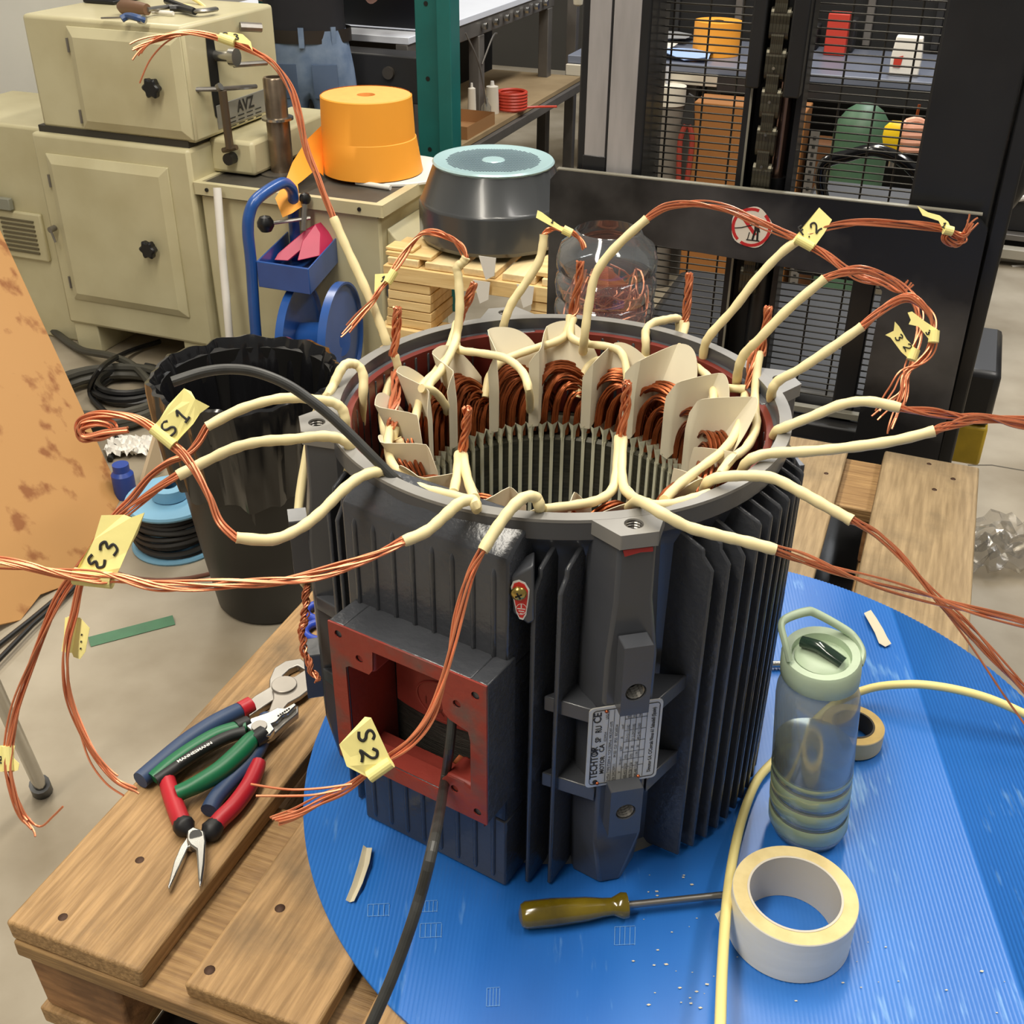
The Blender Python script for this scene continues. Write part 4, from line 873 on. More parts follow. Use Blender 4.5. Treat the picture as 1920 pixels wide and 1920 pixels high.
# ------------------------------------------------------------------ tape rolls
M_mask = mat('white_masking_tape', (238, 232, 216), .6, 0, var=.03, vscale=20, stretch=(1, 1, 6)); M_maskedge = mat('tape_side', (226, 206, 150), .7, 0, col2=(206, 184, 126), vscale=50, thresh=(.4, .8)); M_card = mat('grey_card_core', (206, 198, 184), .75, 0, var=.05)
def roll(name, label, c, ro, ri, h, mo, me_, mi):
    t = thing(name, label, 'tape roll', c)
    b = MB(); b.lathe([(ro-.0006, 0), (ro, .001), (ro*1.004, h*.5), (ro*1.0, h*.62), (ro, h-.001), (ro-.0006, h)], c, 64); b.build('tape_face', mo, t, smooth=0.5)
    b = MB(); b.lathe([(ro-.0006, h), ((ro+ri)/2, h-.0004), (ri+.002, h)], c, 64); b.lathe([(ro-.0006, 0), (ri+.002, 0)], c, 64); b.build('tape_side', me_, t, smooth=0.5)
    b = MB(); b.lathe([(ri+.002, 0), (ri+.002, h+.0006), (ri, h+.0006), (ri, 0), (ri+.002, 0)], c, 64); b.build('core_tube', mi, t, smooth=0.5); return t
tb = roll('masking_tape_roll', 'wide white masking tape roll standing on the disc at the front', Vector((.2105, -.2775, ZD)), .0545, .0395, .050, M_mask, M_maskedge, M_card)
b = MB(); b.grid([[Zp(1372, 1690, ZD+.002), Zp(1372, 1745, ZD+.002)], [Zp(1352, 1706, ZD+.012), Zp(1352, 1738, ZD+.01)], [Zp(1340, 1714, ZD+.018), Zp(1346, 1724, ZD+.018)]], .0003); b.build('loose_end', M_mask, tb)
roll('brown_tape_roll', 'small beige tape roll lying behind the water bottle', Zp(1597, 1372, ZD+.012)-ZV*.011, .0330, .0205, .022, mat('beige_tape', (214, 190, 140), .55), mat('beige_tape_side', (186, 158, 96), .7, 0, var=.12, vscale=60), mat('dark_core', (60, 54, 46), .8))
# ------------------------------------------------------------------ cream tubing, scraps, rod
hz = [(1346, 1990, .80), (1350, 1930, .80), (1354, 1820, .792), (1362, 1700, .785), (1374, 1610, .775), (1393, 1530, .763), (1418, 1466, .757), (1452, 1426, .756), (1510, 1370, .757), (1565, 1320, .760), (1630, 1291, .772), (1700, 1283, .786), (1760, 1287, .792), (1830, 1302, .792), (1890, 1324, .785), (1960, 1358, .775)]
b = MB(); b.tube(spline([Zp(*q) for q in hz], 8), .0047, 12); tag(b.build('cream_tubing', mat('yellow_tubing', (240, 222, 146), .45), None, smooth=True, origin=Zp(1452, 1426, ZD)), 'length of cream yellow tubing curving round the tape roll and bottle', 'tubing')
def scrap(name, label, rows, th=.0004, m=M_paper):
    b = MB(); b.grid([[Zp(*q) for q in r] for r in rows], th); tag(b.build(name, m, None, smooth=True, origin=Zp(*rows[0][0])), label, 'paper scrap')
scrap('paper_scrap', 'folded cream paper strip on the disc left of the cable', [[(681, 1585, ZD+.004), (688, 1590, ZD+.001), (698, 1590, ZD+.006)], [(672, 1620, ZD+.006), (682, 1625, ZD+.002), (693, 1618, ZD+.007)], [(660, 1658, ZD+.006), (670, 1662, ZD+.002), (680, 1656, ZD+.006)], [(648, 1688, ZD+.004), (656, 1692, ZD+.001), (664, 1690, ZD+.003)]])
scrap('paper_scrap', 'wavy cream paper strip on the disc behind the bottle lid', [[(1620, 1150, ZD+.003), (1633, 1144, ZD+.006)], [(1630, 1168, ZD+.006), (1644, 1160, ZD+.008)], [(1640, 1186, ZD+.003), (1656, 1180, ZD+.005)], [(1648, 1206, ZD+.003), (1664, 1196, ZD+.007)], [(1660, 1213, ZD+.002), (1671, 1207, ZD+.003)]])
b = MB(); b.cyl(Zp(1420, 1246, ZD+.006), Zp(1520, 1244, ZD+.006), .0042, 12); b.cyl(Zp(1520, 1244, ZD+.006), Zp(1535, 1243, ZD+.006), .0022, 10); tag(b.build('steel_pin', M_chrome, None, smooth=0.6, origin=Zp(1450, 1246, ZD)), 'shiny steel rod end showing between the fins and the bottle lid', 'rod')
b = MB(); rq_ = random.Random(3)
for k in range(46):
    x, y = rq_.choice([(rq_.uniform(1200, 1340), rq_.uniform(1640, 1900)), (rq_.uniform(1150, 1900), rq_.uniform(1760, 1915))])
    c = Zp(x, y, ZD+.0004); s_ = rq_.uniform(.0006, .0022); a = rq_.uniform(0, 3)
    b.prism([c+Vector((s_*math.cos(a+q), s_*.5*math.sin(a+q), 0)) for q in (0, 1.5, 3.1, 4.6)], (0, 0, .0004))
o = b.build('paper_crumbs', M_paper, None); tag(o, 'tiny paper crumbs scattered over the front of the blue disc', 'crumbs', None, 'stuff')
# ------------------------------------------------------------------ setting: floor and walls
M_floor = mat('concrete_floor', (130, 118, 98), .5, 0, col2=(176, 166, 148), vscale=2.6, detail=12, bump=.12, bscale=25, thresh=(.32, .68), vrough=.1)
b = MB(); b.box((-6, -3, -.05), (6, 9, 0)); struct(b.build('floor', M_floor))
b = MB(); b.abox(-5.5, 5.5, 7.6, 7.75, 0, 4.6); struct(b.build('wall_back', mat('dim_wall', (58, 56, 52), .8, 0, var=.1, vscale=2)))
b = MB(); b.abox(-4.9, -4.75, -3.4, 7.6, 0, 4.6); struct(b.build('wall_left', mat('pale_wall', (196, 192, 184), .8, 0, var=.06, vscale=2)))
def gbox(name, m, parent, a0, a1, b0, b1, z0, z1, bevel=.003, label=None):
    b = MB(); b.abox(a0, a1, b0, b1, z0, z1); return b.build(name, m, parent, bevel=bevel, label=label)
# ------------------------------------------------------------------ coil winding machine
M_beige = mat('beige_machine_paint', (204, 196, 160), .42, 0, col2=(188, 178, 140), vscale=5, thresh=(.35, .75), bump=.05, bscale=50, coat=.1)
M_mat = mat('dark_bench_mat', (70, 66, 58), .6, 0, var=.2, vscale=14)
wm = thing('winding_machine', 'beige coil winding machine with two cabinet doors and a dark-topped side bed', 'machine', W(-2.1, 2.2, 0))
gbox('lower_cabinet', M_beige, wm, -2.44, -1.85, 2.0, 2.55, .10, .742, .012)
gbox('upper_cabinet', M_beige, wm, -2.40, -1.83, 2.02, 2.52, .757, 1.088, .012)
gbox('cabinet_plinth', mat('dark_gap', (58, 54, 46), .7), wm, -2.42, -1.86, 2.02, 2.53, .738, .762, .001)
for a0 in (-2.43, -1.98): gbox('foot', M_beige, wm, a0, a0+.10, 2.01, 2.54, 0, .11, .004)
def door(a0, a1, z0, z1, bf, par, bv=.028):
    b = MB(); o = [(a0, z0), (a1, z0), (a1, z1), (a0, z1)]
    b.loft([[W(x, bf, z) for x, z in o], [W(x, bf-.006, z) for x, z in o], [W(x+(bv if x == a0 else -bv), bf-.020, z+(bv if z == z0 else -bv)) for x, z in o]])
    d = b.build('door', M_beige, par, bevel=.0015)
    for zz in (z0+.12*(z1-z0), z1-.18*(z1-z0)):
        h = MB(); h.cyl(W(a0-.004, bf-.006, zz-.02), W(a0-.004, bf-.006, zz+.02), .005, 8); h.build('hinge', M_steel, d, smooth=0.6)
    return d
def lobed(par, c):
    n = -B; b = MB(); rg = []
    for dd, s in ((0, .5), (.012, .5), (.014, .95), (.030, 1), (.034, .8)):
        rg.append([c+n*dd+(A*math.cos(t)+ZV*math.sin(t))*(.027*s*(1+.14*math.cos(6*t))) for t in [2*PI*j/36 for j in range(36)]])
    b.loft(rg); b.build('knob', M_black, par, smooth=.6)
dU = door(-2.235, -1.835, .768, 1.064, 2.02, wm); lobed(dU, W(-1.93, 2.0, .918))
dL = door(-2.39, -1.93, .196, .682, 2.0, wm); lobed(dL, W(-2.02, 1.98, .426))
b = MB(); b.cyl(W(-2.408, 1.99, .44), W(-2.408, 1.965, .44), .010, 12); b.tube([W(-2.408, 1.968, .44), W(-2.395, 1.966, .40)], .004, 8); b.build('cabinet_lock', M_steel, wm, smooth=.6)
gbox('side_column', M_beige, wm, -2.95, -2.43, 2.06, 2.5, .0, .74, .010)
v = gbox('vent_panel', M_beige, wm, -2.70, -2.515, 2.045, 2.062, .29, .455, .006)
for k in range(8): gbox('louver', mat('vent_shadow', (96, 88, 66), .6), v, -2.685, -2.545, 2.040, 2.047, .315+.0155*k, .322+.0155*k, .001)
gbox('grey_column_cap', mat('grey_column_cap', (140, 140, 126), .5), wm, -2.95, -2.62, 2.03, 2.05, .46, .50, .003)
# side face of the upper cabinet: slot, plate, wire guide
b = MB(); b.add([W(-1.828, 2.15+.024*math.cos(t), .93+.12*max(-1, min(1, 1.6*math.sin(t)))) for t in [2*PI*j/20 for j in range(20)]], [tuple(range(20))]); b.build('guide_slot', M_hole, wm)
gbox('machine_plate', mat('worn_grey_plate', (150, 148, 140), .45, .4), wm, -1.832, -1.827, 2.14, 2.46, .745+.03, .845, .001)
b = MB()
for k, (s, w_) in enumerate(((.018, 'AVZ'), )): b.add(*text_mesh(w_, .05, Matrix(((B.x, 0, A.x, W(-1.8255, 2.25, .805).x), (B.y, 0, A.y, W(-1.8255, 2.25, .805).y), (0, 1, 0, .805), (0, 0, 0, 1))), True))
for k in range(3):
    for j in range(4): b.abox(-1.8262, -1.8258, 2.20+.05*j, 2.235+.05*j, .795-.012*k-.002, .798-.012*k-.002)
b.build('plate_lettering', M_print, wm)
b = MB(); b.cyl(W(-1.83, 2.17, .985), W(-1.775, 2.17, .985), .016, 16); b.cyl(W(-1.775, 2.17, .985), W(-1.755, 2.17, .985), .026, 20); b.build('guide_knob', M_chrome, wm, smooth=.6)
b = MB(); b.tube([Bp(341, 168, 2.03), Bp(412, 167, 2.1), Bp(480, 162, 2.25)], .007, 8); b.tube([Bp(408, 166, 2.1), Bp(414, 162, 2.1)], .012, 8); b.build('guide_bar', M_steel, wm, smooth=.6)
b = MB(); b.cyl(Bp(417, 170, 2.1), Bp(431, 278, 2.1), .013, 8); b.tube([Bp(418, 282, 2.1), Bp(444, 276, 2.1)], .008, 8); b.build('guide_post', mat('brown_steel', (104, 90, 74), .4, .6), wm, smooth=.6)
b = MB(); b.tube([Bp(438, 122, 2.2), Bp(470, 120, 2.25), Bp(500, 118, 2.3)], .008, 8); b.tube([Bp(450, 50, 2.3), Bp(490, 52, 2.35)], .014, 8); b.build('side_linkage', M_steel, wm, smooth=.6)
gbox('lower_housing', M_beige, wm, -1.86, -1.70, 2.12, 2.62, .648, .752, .012)
b = MB(); b.cyl(W(-1.775, 2.12, .70), W(-1.775, 2.09, .70), .018, 14); b.build('black_dial', M_black, wm, smooth=.6)
# bed
gbox('bed_body', M_beige, wm, -1.84, -1.225, 2.02, 2.50, 0, .612, .008)
b = MB(); b.plate([W(-1.85, 2.0, .646), W(-1.205, 2.0, .646), W(-1.205, 2.52, .646), W(-1.85, 2.52, .646)], [[W(-1.83, 2.022, .646), W(-1.235, 2.022, .646), W(-1.235, 2.5, .646), W(-1.83, 2.5, .646)]], (0, 0, -.036)); b.build('bed_rim', M_beige, wm, bevel=.006)
gbox('bed_top', M_mat, wm, -1.835, -1.23, 2.02, 2.505, .60, .641, .001)
b = MB()
for x in (-1.80, -1.52, -1.28): b.cyl(W(x, 2.0, .628), W(x, 1.996, .628), .006, 10)
b.build('screw_head', M_black, wm)
b = MB(); b.loft([[W(-1.225, 2.06, .44), W(-1.225, 2.34, .44), W(-1.225, 2.34, .56), W(-1.225, 2.06, .56)], [W(-1.165, 2.06, .44), W(-1.165, 2.34, .44), W(-1.165, 2.34, .50), W(-1.165, 2.06, .50)]]); b.build('belt_hood', M_beige, wm, bevel=.004)
b = MB(); b.cyl(W(-1.215, 2.035, .36), W(-1.215, 2.035, .46), .008, 10); b.build('hinge', M_steel, wm, smooth=.6)
# steel mandrel standing on the bed
mb_ = Zp(530, 322, .642)
t = thing('steel_mandrel', 'brown steel mandrel tube with a collar standing on the machine bed', 'mandrel', mb_)
b = MB(); b.lathe([(.036, 0), (.036, .155), (.034, .162), (.034, .28), (.031, .285), (.024, .285), (.023, .2), (0, .2)], mb_, 28); b.build('mandrel_body', mat('oiled_steel', (140, 124, 106), .3, .85, var=.2, vscale=20), t, smooth=.6)
b = MB(); b.lathe([(.034, .160), (.049, .161), (.049, .168), (.034, .169)], mb_, 28); b.build('collar', M_chrome, t, smooth=.5)
b = MB(); b.lathe([(0, .0), (.075, .0), (.075, .004), (0, .004)], mb_+ZV*.0, 32); b.build('base_washer', M_steel, t)
# orange roll
M_or = mat('orange_paper', (246, 164, 52), .55, 0, var=.03, vscale=5); M_ortop = mat('orange_roll_side', (244, 172, 92), .7, 0, var=.05, vscale=40)
oc = Zp(694, 318, .655); ot = thing('orange_paper_roll', 'large roll of orange insulation paper, slightly telescoped, on the machine bed', 'paper roll', oc)
b = MB(); rg = []
for z, dx, r in ((0, .010, .156), (.06, .006, .150), (.103, .003, .146), (.1045, .001, .1445), (.225, .0, .140), (.228, .0, .137)):
    rg.append([oc+Vector((dx+r*math.cos(a), r*math.sin(a)*.98, z)) for a in [2*PI*j/56 for j in range(56)]])
b.loft(rg, caps=False); b.build('paper_winding', M_or, ot, smooth=.5)
b = MB(); b.loft([[oc+Vector((.0+r*math.cos(a), r*math.sin(a)*.98, z)) for a in [2*PI*j/56 for j in range(56)]] for r, z in ((.137, .226), (.10, .2275), (.04, .2265), (.028, .226), (.027, .15))], caps=False); b.build('roll_end', M_ortop, ot, smooth=.4)
ld_ = dep(oc)
b = MB(); b.grid([[P(606, 232+0*0, ld_-.02).lerp(P(606, 330, ld_-.06), w_) for w_ in (0, .5, 1)], [P(575, 262, ld_-.09), P(580, 285, ld_-.1), P(592, 318, ld_-.12)], [P(548, 305, ld_-.16), P(556, 322, ld_-.17), P(566, 340, ld_-.18)], [P(534, 342, ld_-.22), P(546, 344, ld_-.21), P(558, 346, ld_-.2)], [P(516, 372, ld_-.24), P(538, 366, ld_-.23), P(560, 362, ld_-.22)], [P(530, 408, ld_-.25), P(548, 400, ld_-.25), P(566, 388, ld_-.24)]], .0012)
b.build('paper_tail', M_or, ot, smooth=True)
pl_ = Zp(716, 330, .643); b = MB(); b.lathe([(0, .009), (.175, .009), (.178, .006), (.178, 0)], pl_+Vector((.04, .06, 0)), 40); tag(b.build('white_disc', M_white, None, smooth=.5, origin=pl_), 'flat white plastic disc under the orange paper roll', 'disc')
b = MB(); b.cyl(Zp(668, 342, .650), Zp(732, 352, .650), .0075, 12); tag(b.build('plastic_rod', M_white, None, smooth=.6, origin=Zp(700, 347, .65)), 'short white plastic rod at the front of the machine bed', 'rod')
b = MB(); b.tube([Bp(407, 352, 1.97), Bp(418, 490, 1.92), Bp(431, 640, 1.88), Bp(436, 700, 1.86)], .0125, 12); tag(b.build('white_pole', M_white, None, smooth=.6, origin=Bp(418, 490, 1.92)), 'thin white plastic pole leaning on the machine bed', 'pole')
# things on top of the machine
zt = 1.089
t = thing('file', 'brown-handled tool lying on top of the winding machine', 'file', Zp(250, 16, zt)); pa, pb_, pc = Zp(224, 12, zt+.022), Zp(276, 18, zt+.022), Zp(322, 12, zt+.016)
b = MB(); b.tube([pa, pa.lerp(pb_, .15), pa.lerp(pb_, .7), pb_], .02, 12, rs=[.012, .022, .020, .016]); b.build('handle', mat('brown_handle', (112, 82, 60), .5), t, smooth=True)
b = MB(); b.cyl(pb_, pc, .007, 8); b.build('blade', M_steel, t, smooth=.6)
t = thing('hose_clamp', 'blue and silver clamp at the front edge of the machine top', 'clamp', Zp(250, 36, zt))
b = MB(); b.tube(spline([Zp(228, 36, zt+.01), Zp(240, 30, zt+.018), Zp(256, 33, zt+.018), Zp(270, 38, zt+.01)], 4), .010, 8); b.build('clamp_band', mat('blue_clamp', (60, 84, 130), .4), t, smooth=True)
b = MB(); b.cyl(Zp(262, 36, zt+.012), Zp(270, 37, zt+.012), .013, 12); b.cyl(Zp(190, 34, zt+.005), Zp(228, 33, zt+.01), .003, 6); b.build('screw', M_chrome, t, smooth=.6)
t = thing('black_pliers', 'black-handled pliers lying among tools on the machine top', 'pliers', Zp(360, 14, zt))
for q in ([(312, 2), (335, 10), (362, 20)], [(318, 16), (340, 16), (365, 22)]):
    b = MB(); b.tube(spline([Zp(x, y, zt+.014) for x, y in q], 4), .010, 8); b.build('handle', M_black, t, smooth=True)
b = MB(); b.tube(spline([Zp(362, 21, zt+.014), Zp(385, 20, zt+.016), Zp(404, 17, zt+.014)], 4), .012, 8, rs=None, flat=(ZV, .6)); b.build('jaws', M_steel, t, smooth=True)
b = MB(); b.cyl(Zp(285, 22, zt+.008), Zp(325, 25, zt+.008), .006, 8); tag(b.build('white_tube', M_white, None, smooth=.6, origin=Zp(300, 23, zt)), 'short white tube between the tools on the machine top', 'tube')
b = MB(); b.tube(path([(330, 8, 3.62), (362, 14, 3.6), (385, 26, 3.58), (402, 44, 3.55), (411, 62, 3.52), (409, 78, 3.5)], 6), .006, 8); b.tube(path([(348, -10, 3.64), (378, 8, 3.6), (398, 30, 3.57), (410, 58, 3.53)], 6), .006, 8); tag(b.build('cream_wire', mat('yellow_tubing', (240, 222, 146), .45), None, smooth=True, origin=P(370, 20, 3.6)), 'cream wire arching over the machine top behind the copper lead', 'wire')
b = MB(); b.abox(-2.36, -2.28, 2.30, 2.42, zt, zt+.22); b.abox(-2.38, -2.26, 2.28, 2.44, zt, zt+.012); tag(b.build('black_stand', M_black, None, bevel=.004, origin=W(-2.3, 2.36, zt)), 'black stand foot on the left back of the machine top', 'stand')
gb = MB(); gb.abox(-3.4, -2.36, 2.60, 2.63, .55, 2.0); gb.k = 0; tag(gb.build('white_board', mat('white_board', (226, 226, 222), .5, 0, var=.02), None, bevel=.002, origin=W(-2.9, 2.61, .55)), 'plain white board standing behind the left of the winding machine', 'board')
b = MB(); b.abox(-2.34, -2.24, 2.75, 2.78, .4, 1.5); tag(b.build('grey_board', mat('pale_grey_board', (198, 196, 190), .5), None, bevel=.002, origin=W(-2.3, 2.76, .4)), 'pale grey board behind the tools on the machine', 'board')
# ------------------------------------------------------------------ waste bin and liner
bc = Vector((-.618, 1.272, 0)); t = thing('waste_bin', 'tall round black plastic waste bin', 'bin', bc)
b = MB(); b.lathe([(0, .004), (.120, .0), (.128, .012), (.150, .18), (.176, .44), (.180, .45), (.186, .56), (.192, .57), (.18, .565), (.170, .42), (.12, .02)], bc, 56); b.build('bin_body', mat('black_bin_plastic', (24, 23, 22), .42, 0, var=.2, vscale=8), t, smooth=.7)
M_bag = mat('black_bin_bag', (20, 20, 22), .16, 0, coat=.4, bump=.5, bscale=14, stretch=(1, 1, .35))
rb = random.Random(8); b = MB(); rg = []; ph = [rb.uniform(0, 6.3) for _ in range(12)]
for r, z, am in ((.178, .35, .010), (.186, .40, .012), (.193, .46, .011), (.199, .52, .009), (.204, .565, .006), (.203, .585, .006), (.194, .588, .005), (.184, .57, .006), (.172, .50, .012), (.155, .40, .020), (.13, .28, .028), (.09, .20, .03), (.03, .17, .01)):
    ring = []
    for j in range(120):
        a = 2*PI*j/120; w_ = sum(math.sin(k*a+ph[i]+z*(3+i % 3)) for i, k in enumerate((5, 9, 14, 19, 23, 31)))/3.2
        ring.append(bc+Vector(((r+am*w_)*math.cos(a), (r+am*w_)*math.sin(a), z+am*.6*math.sin(7*a+ph[7])+am*.5*math.sin(17*a+ph[8]))))
    rg.append(ring)
b.loft(rg, caps=False); tag(b.build('bin_liner', M_bag, None, smooth=True, origin=bc), 'shiny crumpled black bag lining the waste bin', 'bin bag')
# ------------------------------------------------------------------ leaning sheet, stool, reel, hoses, floor litter at the left
M_sheet = mat('stained_fibreboard', (188, 140, 84), .6, 0, col2=(146, 92, 48), vscale=13, detail=5, thresh=(.56, .66), bump=.08, bscale=30)
p0, p1 = Zp(229, 930, .0), Zp(128, 1096, .0); p2 = Zp(-40, 1222, .0); q0 = Yp(0, 430, 2.15); up_ = (q0-p0)
b = MB(); bot = [p0, p0.lerp(p1, .5)+Vector((.012, .01, .0)), p1, p1.lerp(p2, .3)+Vector((-.01, .02, .012)), p1.lerp(p2, .55), p1.lerp(p2, .8)+Vector((0, .02, .02)), p2]
poly = bot+[p2+up_*1.05, p0+up_*1.05]; nrm = (p2-p0).cross(up_).normalized()
b.prism(poly, nrm*(.007 if nrm.dot(CAM-p0) < 0 else -.007)); tag(b.build('fibreboard_sheet', M_sheet, None, bevel=.001, origin=p0), 'large stained tan fibreboard sheet leaning at the left edge', 'board')
t = thing('stool', 'chrome-legged stool at the left edge, only one leg in view', 'stool', Zp(75, 1485, 0))
b = MB(); b.tube([Zp(78, 1478, .03), Yp(-20, 1265, .50), Yp(-160, 980, .40)], .0125, 12); b.build('leg', M_chrome, t, smooth=.6)
b = MB(); b.cyl(Zp(80, 1484, 0), Zp(74, 1470, .045), .019, 14); b.build('rubber_foot', M_black, t, smooth=.6)
b = MB()
for dx in (0, .012): b.tube([Zp(-60, 1255+70*dx*50, .01+dx), Zp(60, 1160+20*dx*50, .01+dx), Zp(132, 1100+15*dx*50, .012), Zp(240, 990, .01)], .006, 8)
tag(b.build('black_flex', M_black, None, smooth=True, origin=Zp(60, 1160, 0)), 'pair of black flexes along the foot of the fibreboard sheet', 'cable')
rc = Vector((-.905, 1.50, 0)); t = thing('cable_reel', 'light blue plastic reel wound with black cable, left of the bin', 'cable reel', rc)
M_lb = mat('light_blue_plastic', (120, 170, 200), .45, 0, var=.06)
for z in (0, .125):
    b = MB(); b.lathe([(.02, z), (.112, z), (.115, z+.006), (.112, z+.012), (.02, z+.012)], rc, 40); b.build('flange', M_lb, t, smooth=.5)
b = MB(); b.lathe([(.02, .137), (.045, .14), (.045, .17), (.02, .17)], rc, 24); b.build('hub', M_lb, t, smooth=.5)
b = MB()
for k in range(9):
    rr = .098+.006*math.sin(k*2.3); b.tube([rc+Vector((rr*math.cos(a), rr*math.sin(a), .018+.012*k+.004*math.sin(a*2+k))) for a in [2*PI*j/36 for j in range(37)]], .0068, 6, caps=False)
b.build('wound_cable', mat('dark_cable', (46, 44, 42), .5), t, smooth=True)
b = MB(); b.tube([rc+Vector((.2*math.cos(a), .16*math.sin(a)-.02, .006)) for a in [-2.6+.2*j for j in range(14)]], .005, 8); tag(b.build('brown_wire', mat('brown_wire', (120, 78, 62), .5), None, smooth=True, origin=rc), 'brown wire curving on the floor in front of the cable reel', 'wire')
b = MB(); b.lathe([(0, 0), (.028, 0), (.030, .004), (.030, .07), (.022, .08), (.022, .10), (0, .10)], Zp(237, 930, 0), 20); tag(b.build('blue_canister', mat('deep_blue', (34, 66, 150), .4), None, smooth=.6, origin=Zp(237, 930, 0)), 'small dark blue canister beside the fibreboard sheet', 'canister')
b = MB(); b.prism([Zp(262, 900, .01), Zp(288, 812, .12), Zp(300, 880, .01)], (.01, -.004, 0)); tag(b.build('card_offcut', mat('card_offcut', (190, 170, 140), .7), None, origin=Zp(285, 890, 0)), 'triangular cardboard offcut standing behind the cable reel', 'offcut')
def crumple(name, label, c, r, m, cat, seed, sq=.5, n=16):
    rn = random.Random(seed); b = MB(); G = []; wv = [(rn.uniform(-9, 9), rn.uniform(-9, 9), rn.uniform(0, 6)) for _ in range(9)]
    for i in range(n+1):
        row = []
        for j in range(n+1):
            x, y = i/n*2-1, j/n*2-1; hgt = sum(abs(math.sin(p*x+q*y+f)) for p, q, f in wv)/9-.42; ed_ = 1-.10*abs(math.sin(5*math.atan2(y, x)+seed))
            row.append(Vector(c)+Vector((x*r*ed_+rn.uniform(-.04, .04)*r, y*r*ed_*.8+rn.uniform(-.04, .04)*r, max(.002, hgt*r*sq*2+.006+rn.uniform(0, .03)*r))))
        G.append(row)
    b.grid(G, .0006); tag(b.build(name, m, None, smooth=.6, origin=c), label, cat)
crumple('crumpled_paper', 'crumpled white paper on the floor between the fibreboard sheet and the bin', Zp(245, 846, 0), .07, M_white, 'paper', 4)
crumple('plastic_film', 'crumpled clear plastic film lying on the floor right of the pallet', Zp(1852, 1040, .0), .15, clear_mat('clear_film', (238, 236, 232), .12, .93), 'plastic film', 9, .5)
# green strap
b = MB(); g0, g1 = Zp(166, 1197, .012), Zp(324, 1156, .012); dx = (g1-g0).normalized(); dy = ZV.cross(dx)
b.loft([[g0+dx*s+dy*y+ZV*z for y, z in ((-.019, -.010), (0, .004), (.017, -.010), (.015, -.012), (0, .0), (-.017, -.012))] for s in (0, (g1-g0).length*.5, (g1-g0).length)]); tag(b.build('green_strip', mat('green_plastic_strip', (50, 112, 72), .45, 0, var=.15, vscale=25), None, origin=g0), 'folded green plastic strip on the concrete floor', 'strip')
b = MB(); b.lathe([(0, .006), (.010, .005), (.012, 0)], Zp(268, 1180, 0), 8); tag(b.build('wood_chip', W_cross, None, origin=Zp(268, 1180, 0)), 'small pale chip on the floor under the green strip', 'chip')
# coiled hoses under the machine
M_hose = mat('grey_black_hose', (66, 64, 56), .5, 0, var=.25, vscale=10)
def coil_hose(c, r, turns, name, label, seed, rt=.014, m=M_hose):
    rn = random.Random(seed); pts = []; n = int(turns*26)
    for j in range(n):
        a = 2*PI*j/26; rr = r*(1+.10*math.sin(a*.37+seed)+.05*math.sin(a*1.3)); pts.append(c+Vector((rr*math.cos(a), rr*math.sin(a), rt+.010*(j/26)+.006*math.sin(a*.9))))
    b = MB(); b.tube(pts, rt, 8); tag(b.build(name, m, None, smooth=True, origin=c), label, 'hose')
coil_hose(Zp(208, 762, 0), .20, 4.6, 'coiled_hose', 'large coil of grey-black hose on the floor before the winding machine', 2)
coil_hose(Zp(250, 735, 0), .11, 3.3, 'coiled_hose', 'smaller coil of dark hose beside the bin', 5, .012, M_black)
b = MB(); b.tube(spline([Zp(100, 620, .02), Zp(150, 655, .02), Zp(210, 668, .06), Zp(255, 690, .05), Zp(300, 740, .02)], 8), .013, 8); tag(b.build('loose_hose', M_hose, None, smooth=True, origin=Zp(150, 655, 0)), 'single loose hose running past the machine foot', 'hose')
b = MB(); b.tube(spline([Zp(300, 640, .02), Zp(240, 660, .03), Zp(190, 690, .12), Zp(170, 740, .02), Zp(220, 800, .02), Zp(206, 862, .01)], 8), .009, 8); tag(b.build('loose_hose', M_black, None, smooth=True, origin=Zp(240, 660, 0)), 'thin black flex looping over the hose coils', 'hose')
# black bucket behind the bin
b = MB(); kc = W(-1.62, 1.84, 0); b.lathe([(0, .01), (.12, 0), (.15, .10), (.155, .10), (.15, .105), (.135, .06), (.11, .012), (0, .015)], kc, 36); tag(b.build('black_tray', M_black, None, smooth=.6, origin=kc), 'shallow round black tub on the floor behind the bin', 'tub')
# ------------------------------------------------------------------ blue hand cart with clamp press, and blue reel
M_cart = mat('blue_cart_paint', (36, 80, 150), .32, 0, var=.1, vscale=12, coat=.3)
cb = 1.75; t = thing('hand_cart', 'blue tubular hand cart with a tool tray', 'cart', W(-1.42, 1.72, 0))
_t3 = Bp(480, 490, 1.75)+(Zp(648, 425, .527)-Bp(578, 500, 1.75)); lb = min(_t3.dot(B)+.03, 1.985)
hp = spline([Vector((*Bp(478, 626, 1.75).xy, 0.0)), Bp(480, 626, 1.75), Bp(471, 496, 1.75), Bp(465, 436, 1.75), Bp(468, 400, 1.76), Bp(483, 372, 1.79), Bp(526, 344, 1.79+(lb-1.79)*.6), Bp(544, 351, 1.79+(lb-1.79)*.85), Bp(550, 369, lb-.01), Bp(550, 406, lb), Bp(553, 440, lb), Vector((*Bp(556, 500, lb).xy, .02))], 7)
b = MB(); b.tube(hp, .0165, 12); b.build('tube_frame', M_cart, t, smooth=True)
T0, T1, T2 = Bp(480, 490, cb), Bp(578, 500, cb), Zp(648, 425, .527); za = T0.z; T1.z = za; T2.z = za; T3 = T0+(T2-T1); zb_ = za-.076
b = MB(); o4 = [T0, T1, T2, T3]; cen = sum(o4, Vector())/4; i4 = [q.lerp(cen, .05) for q in o4]; lo = lambda L_, z: [Vector((q.x, q.y, z)) for q in L_]
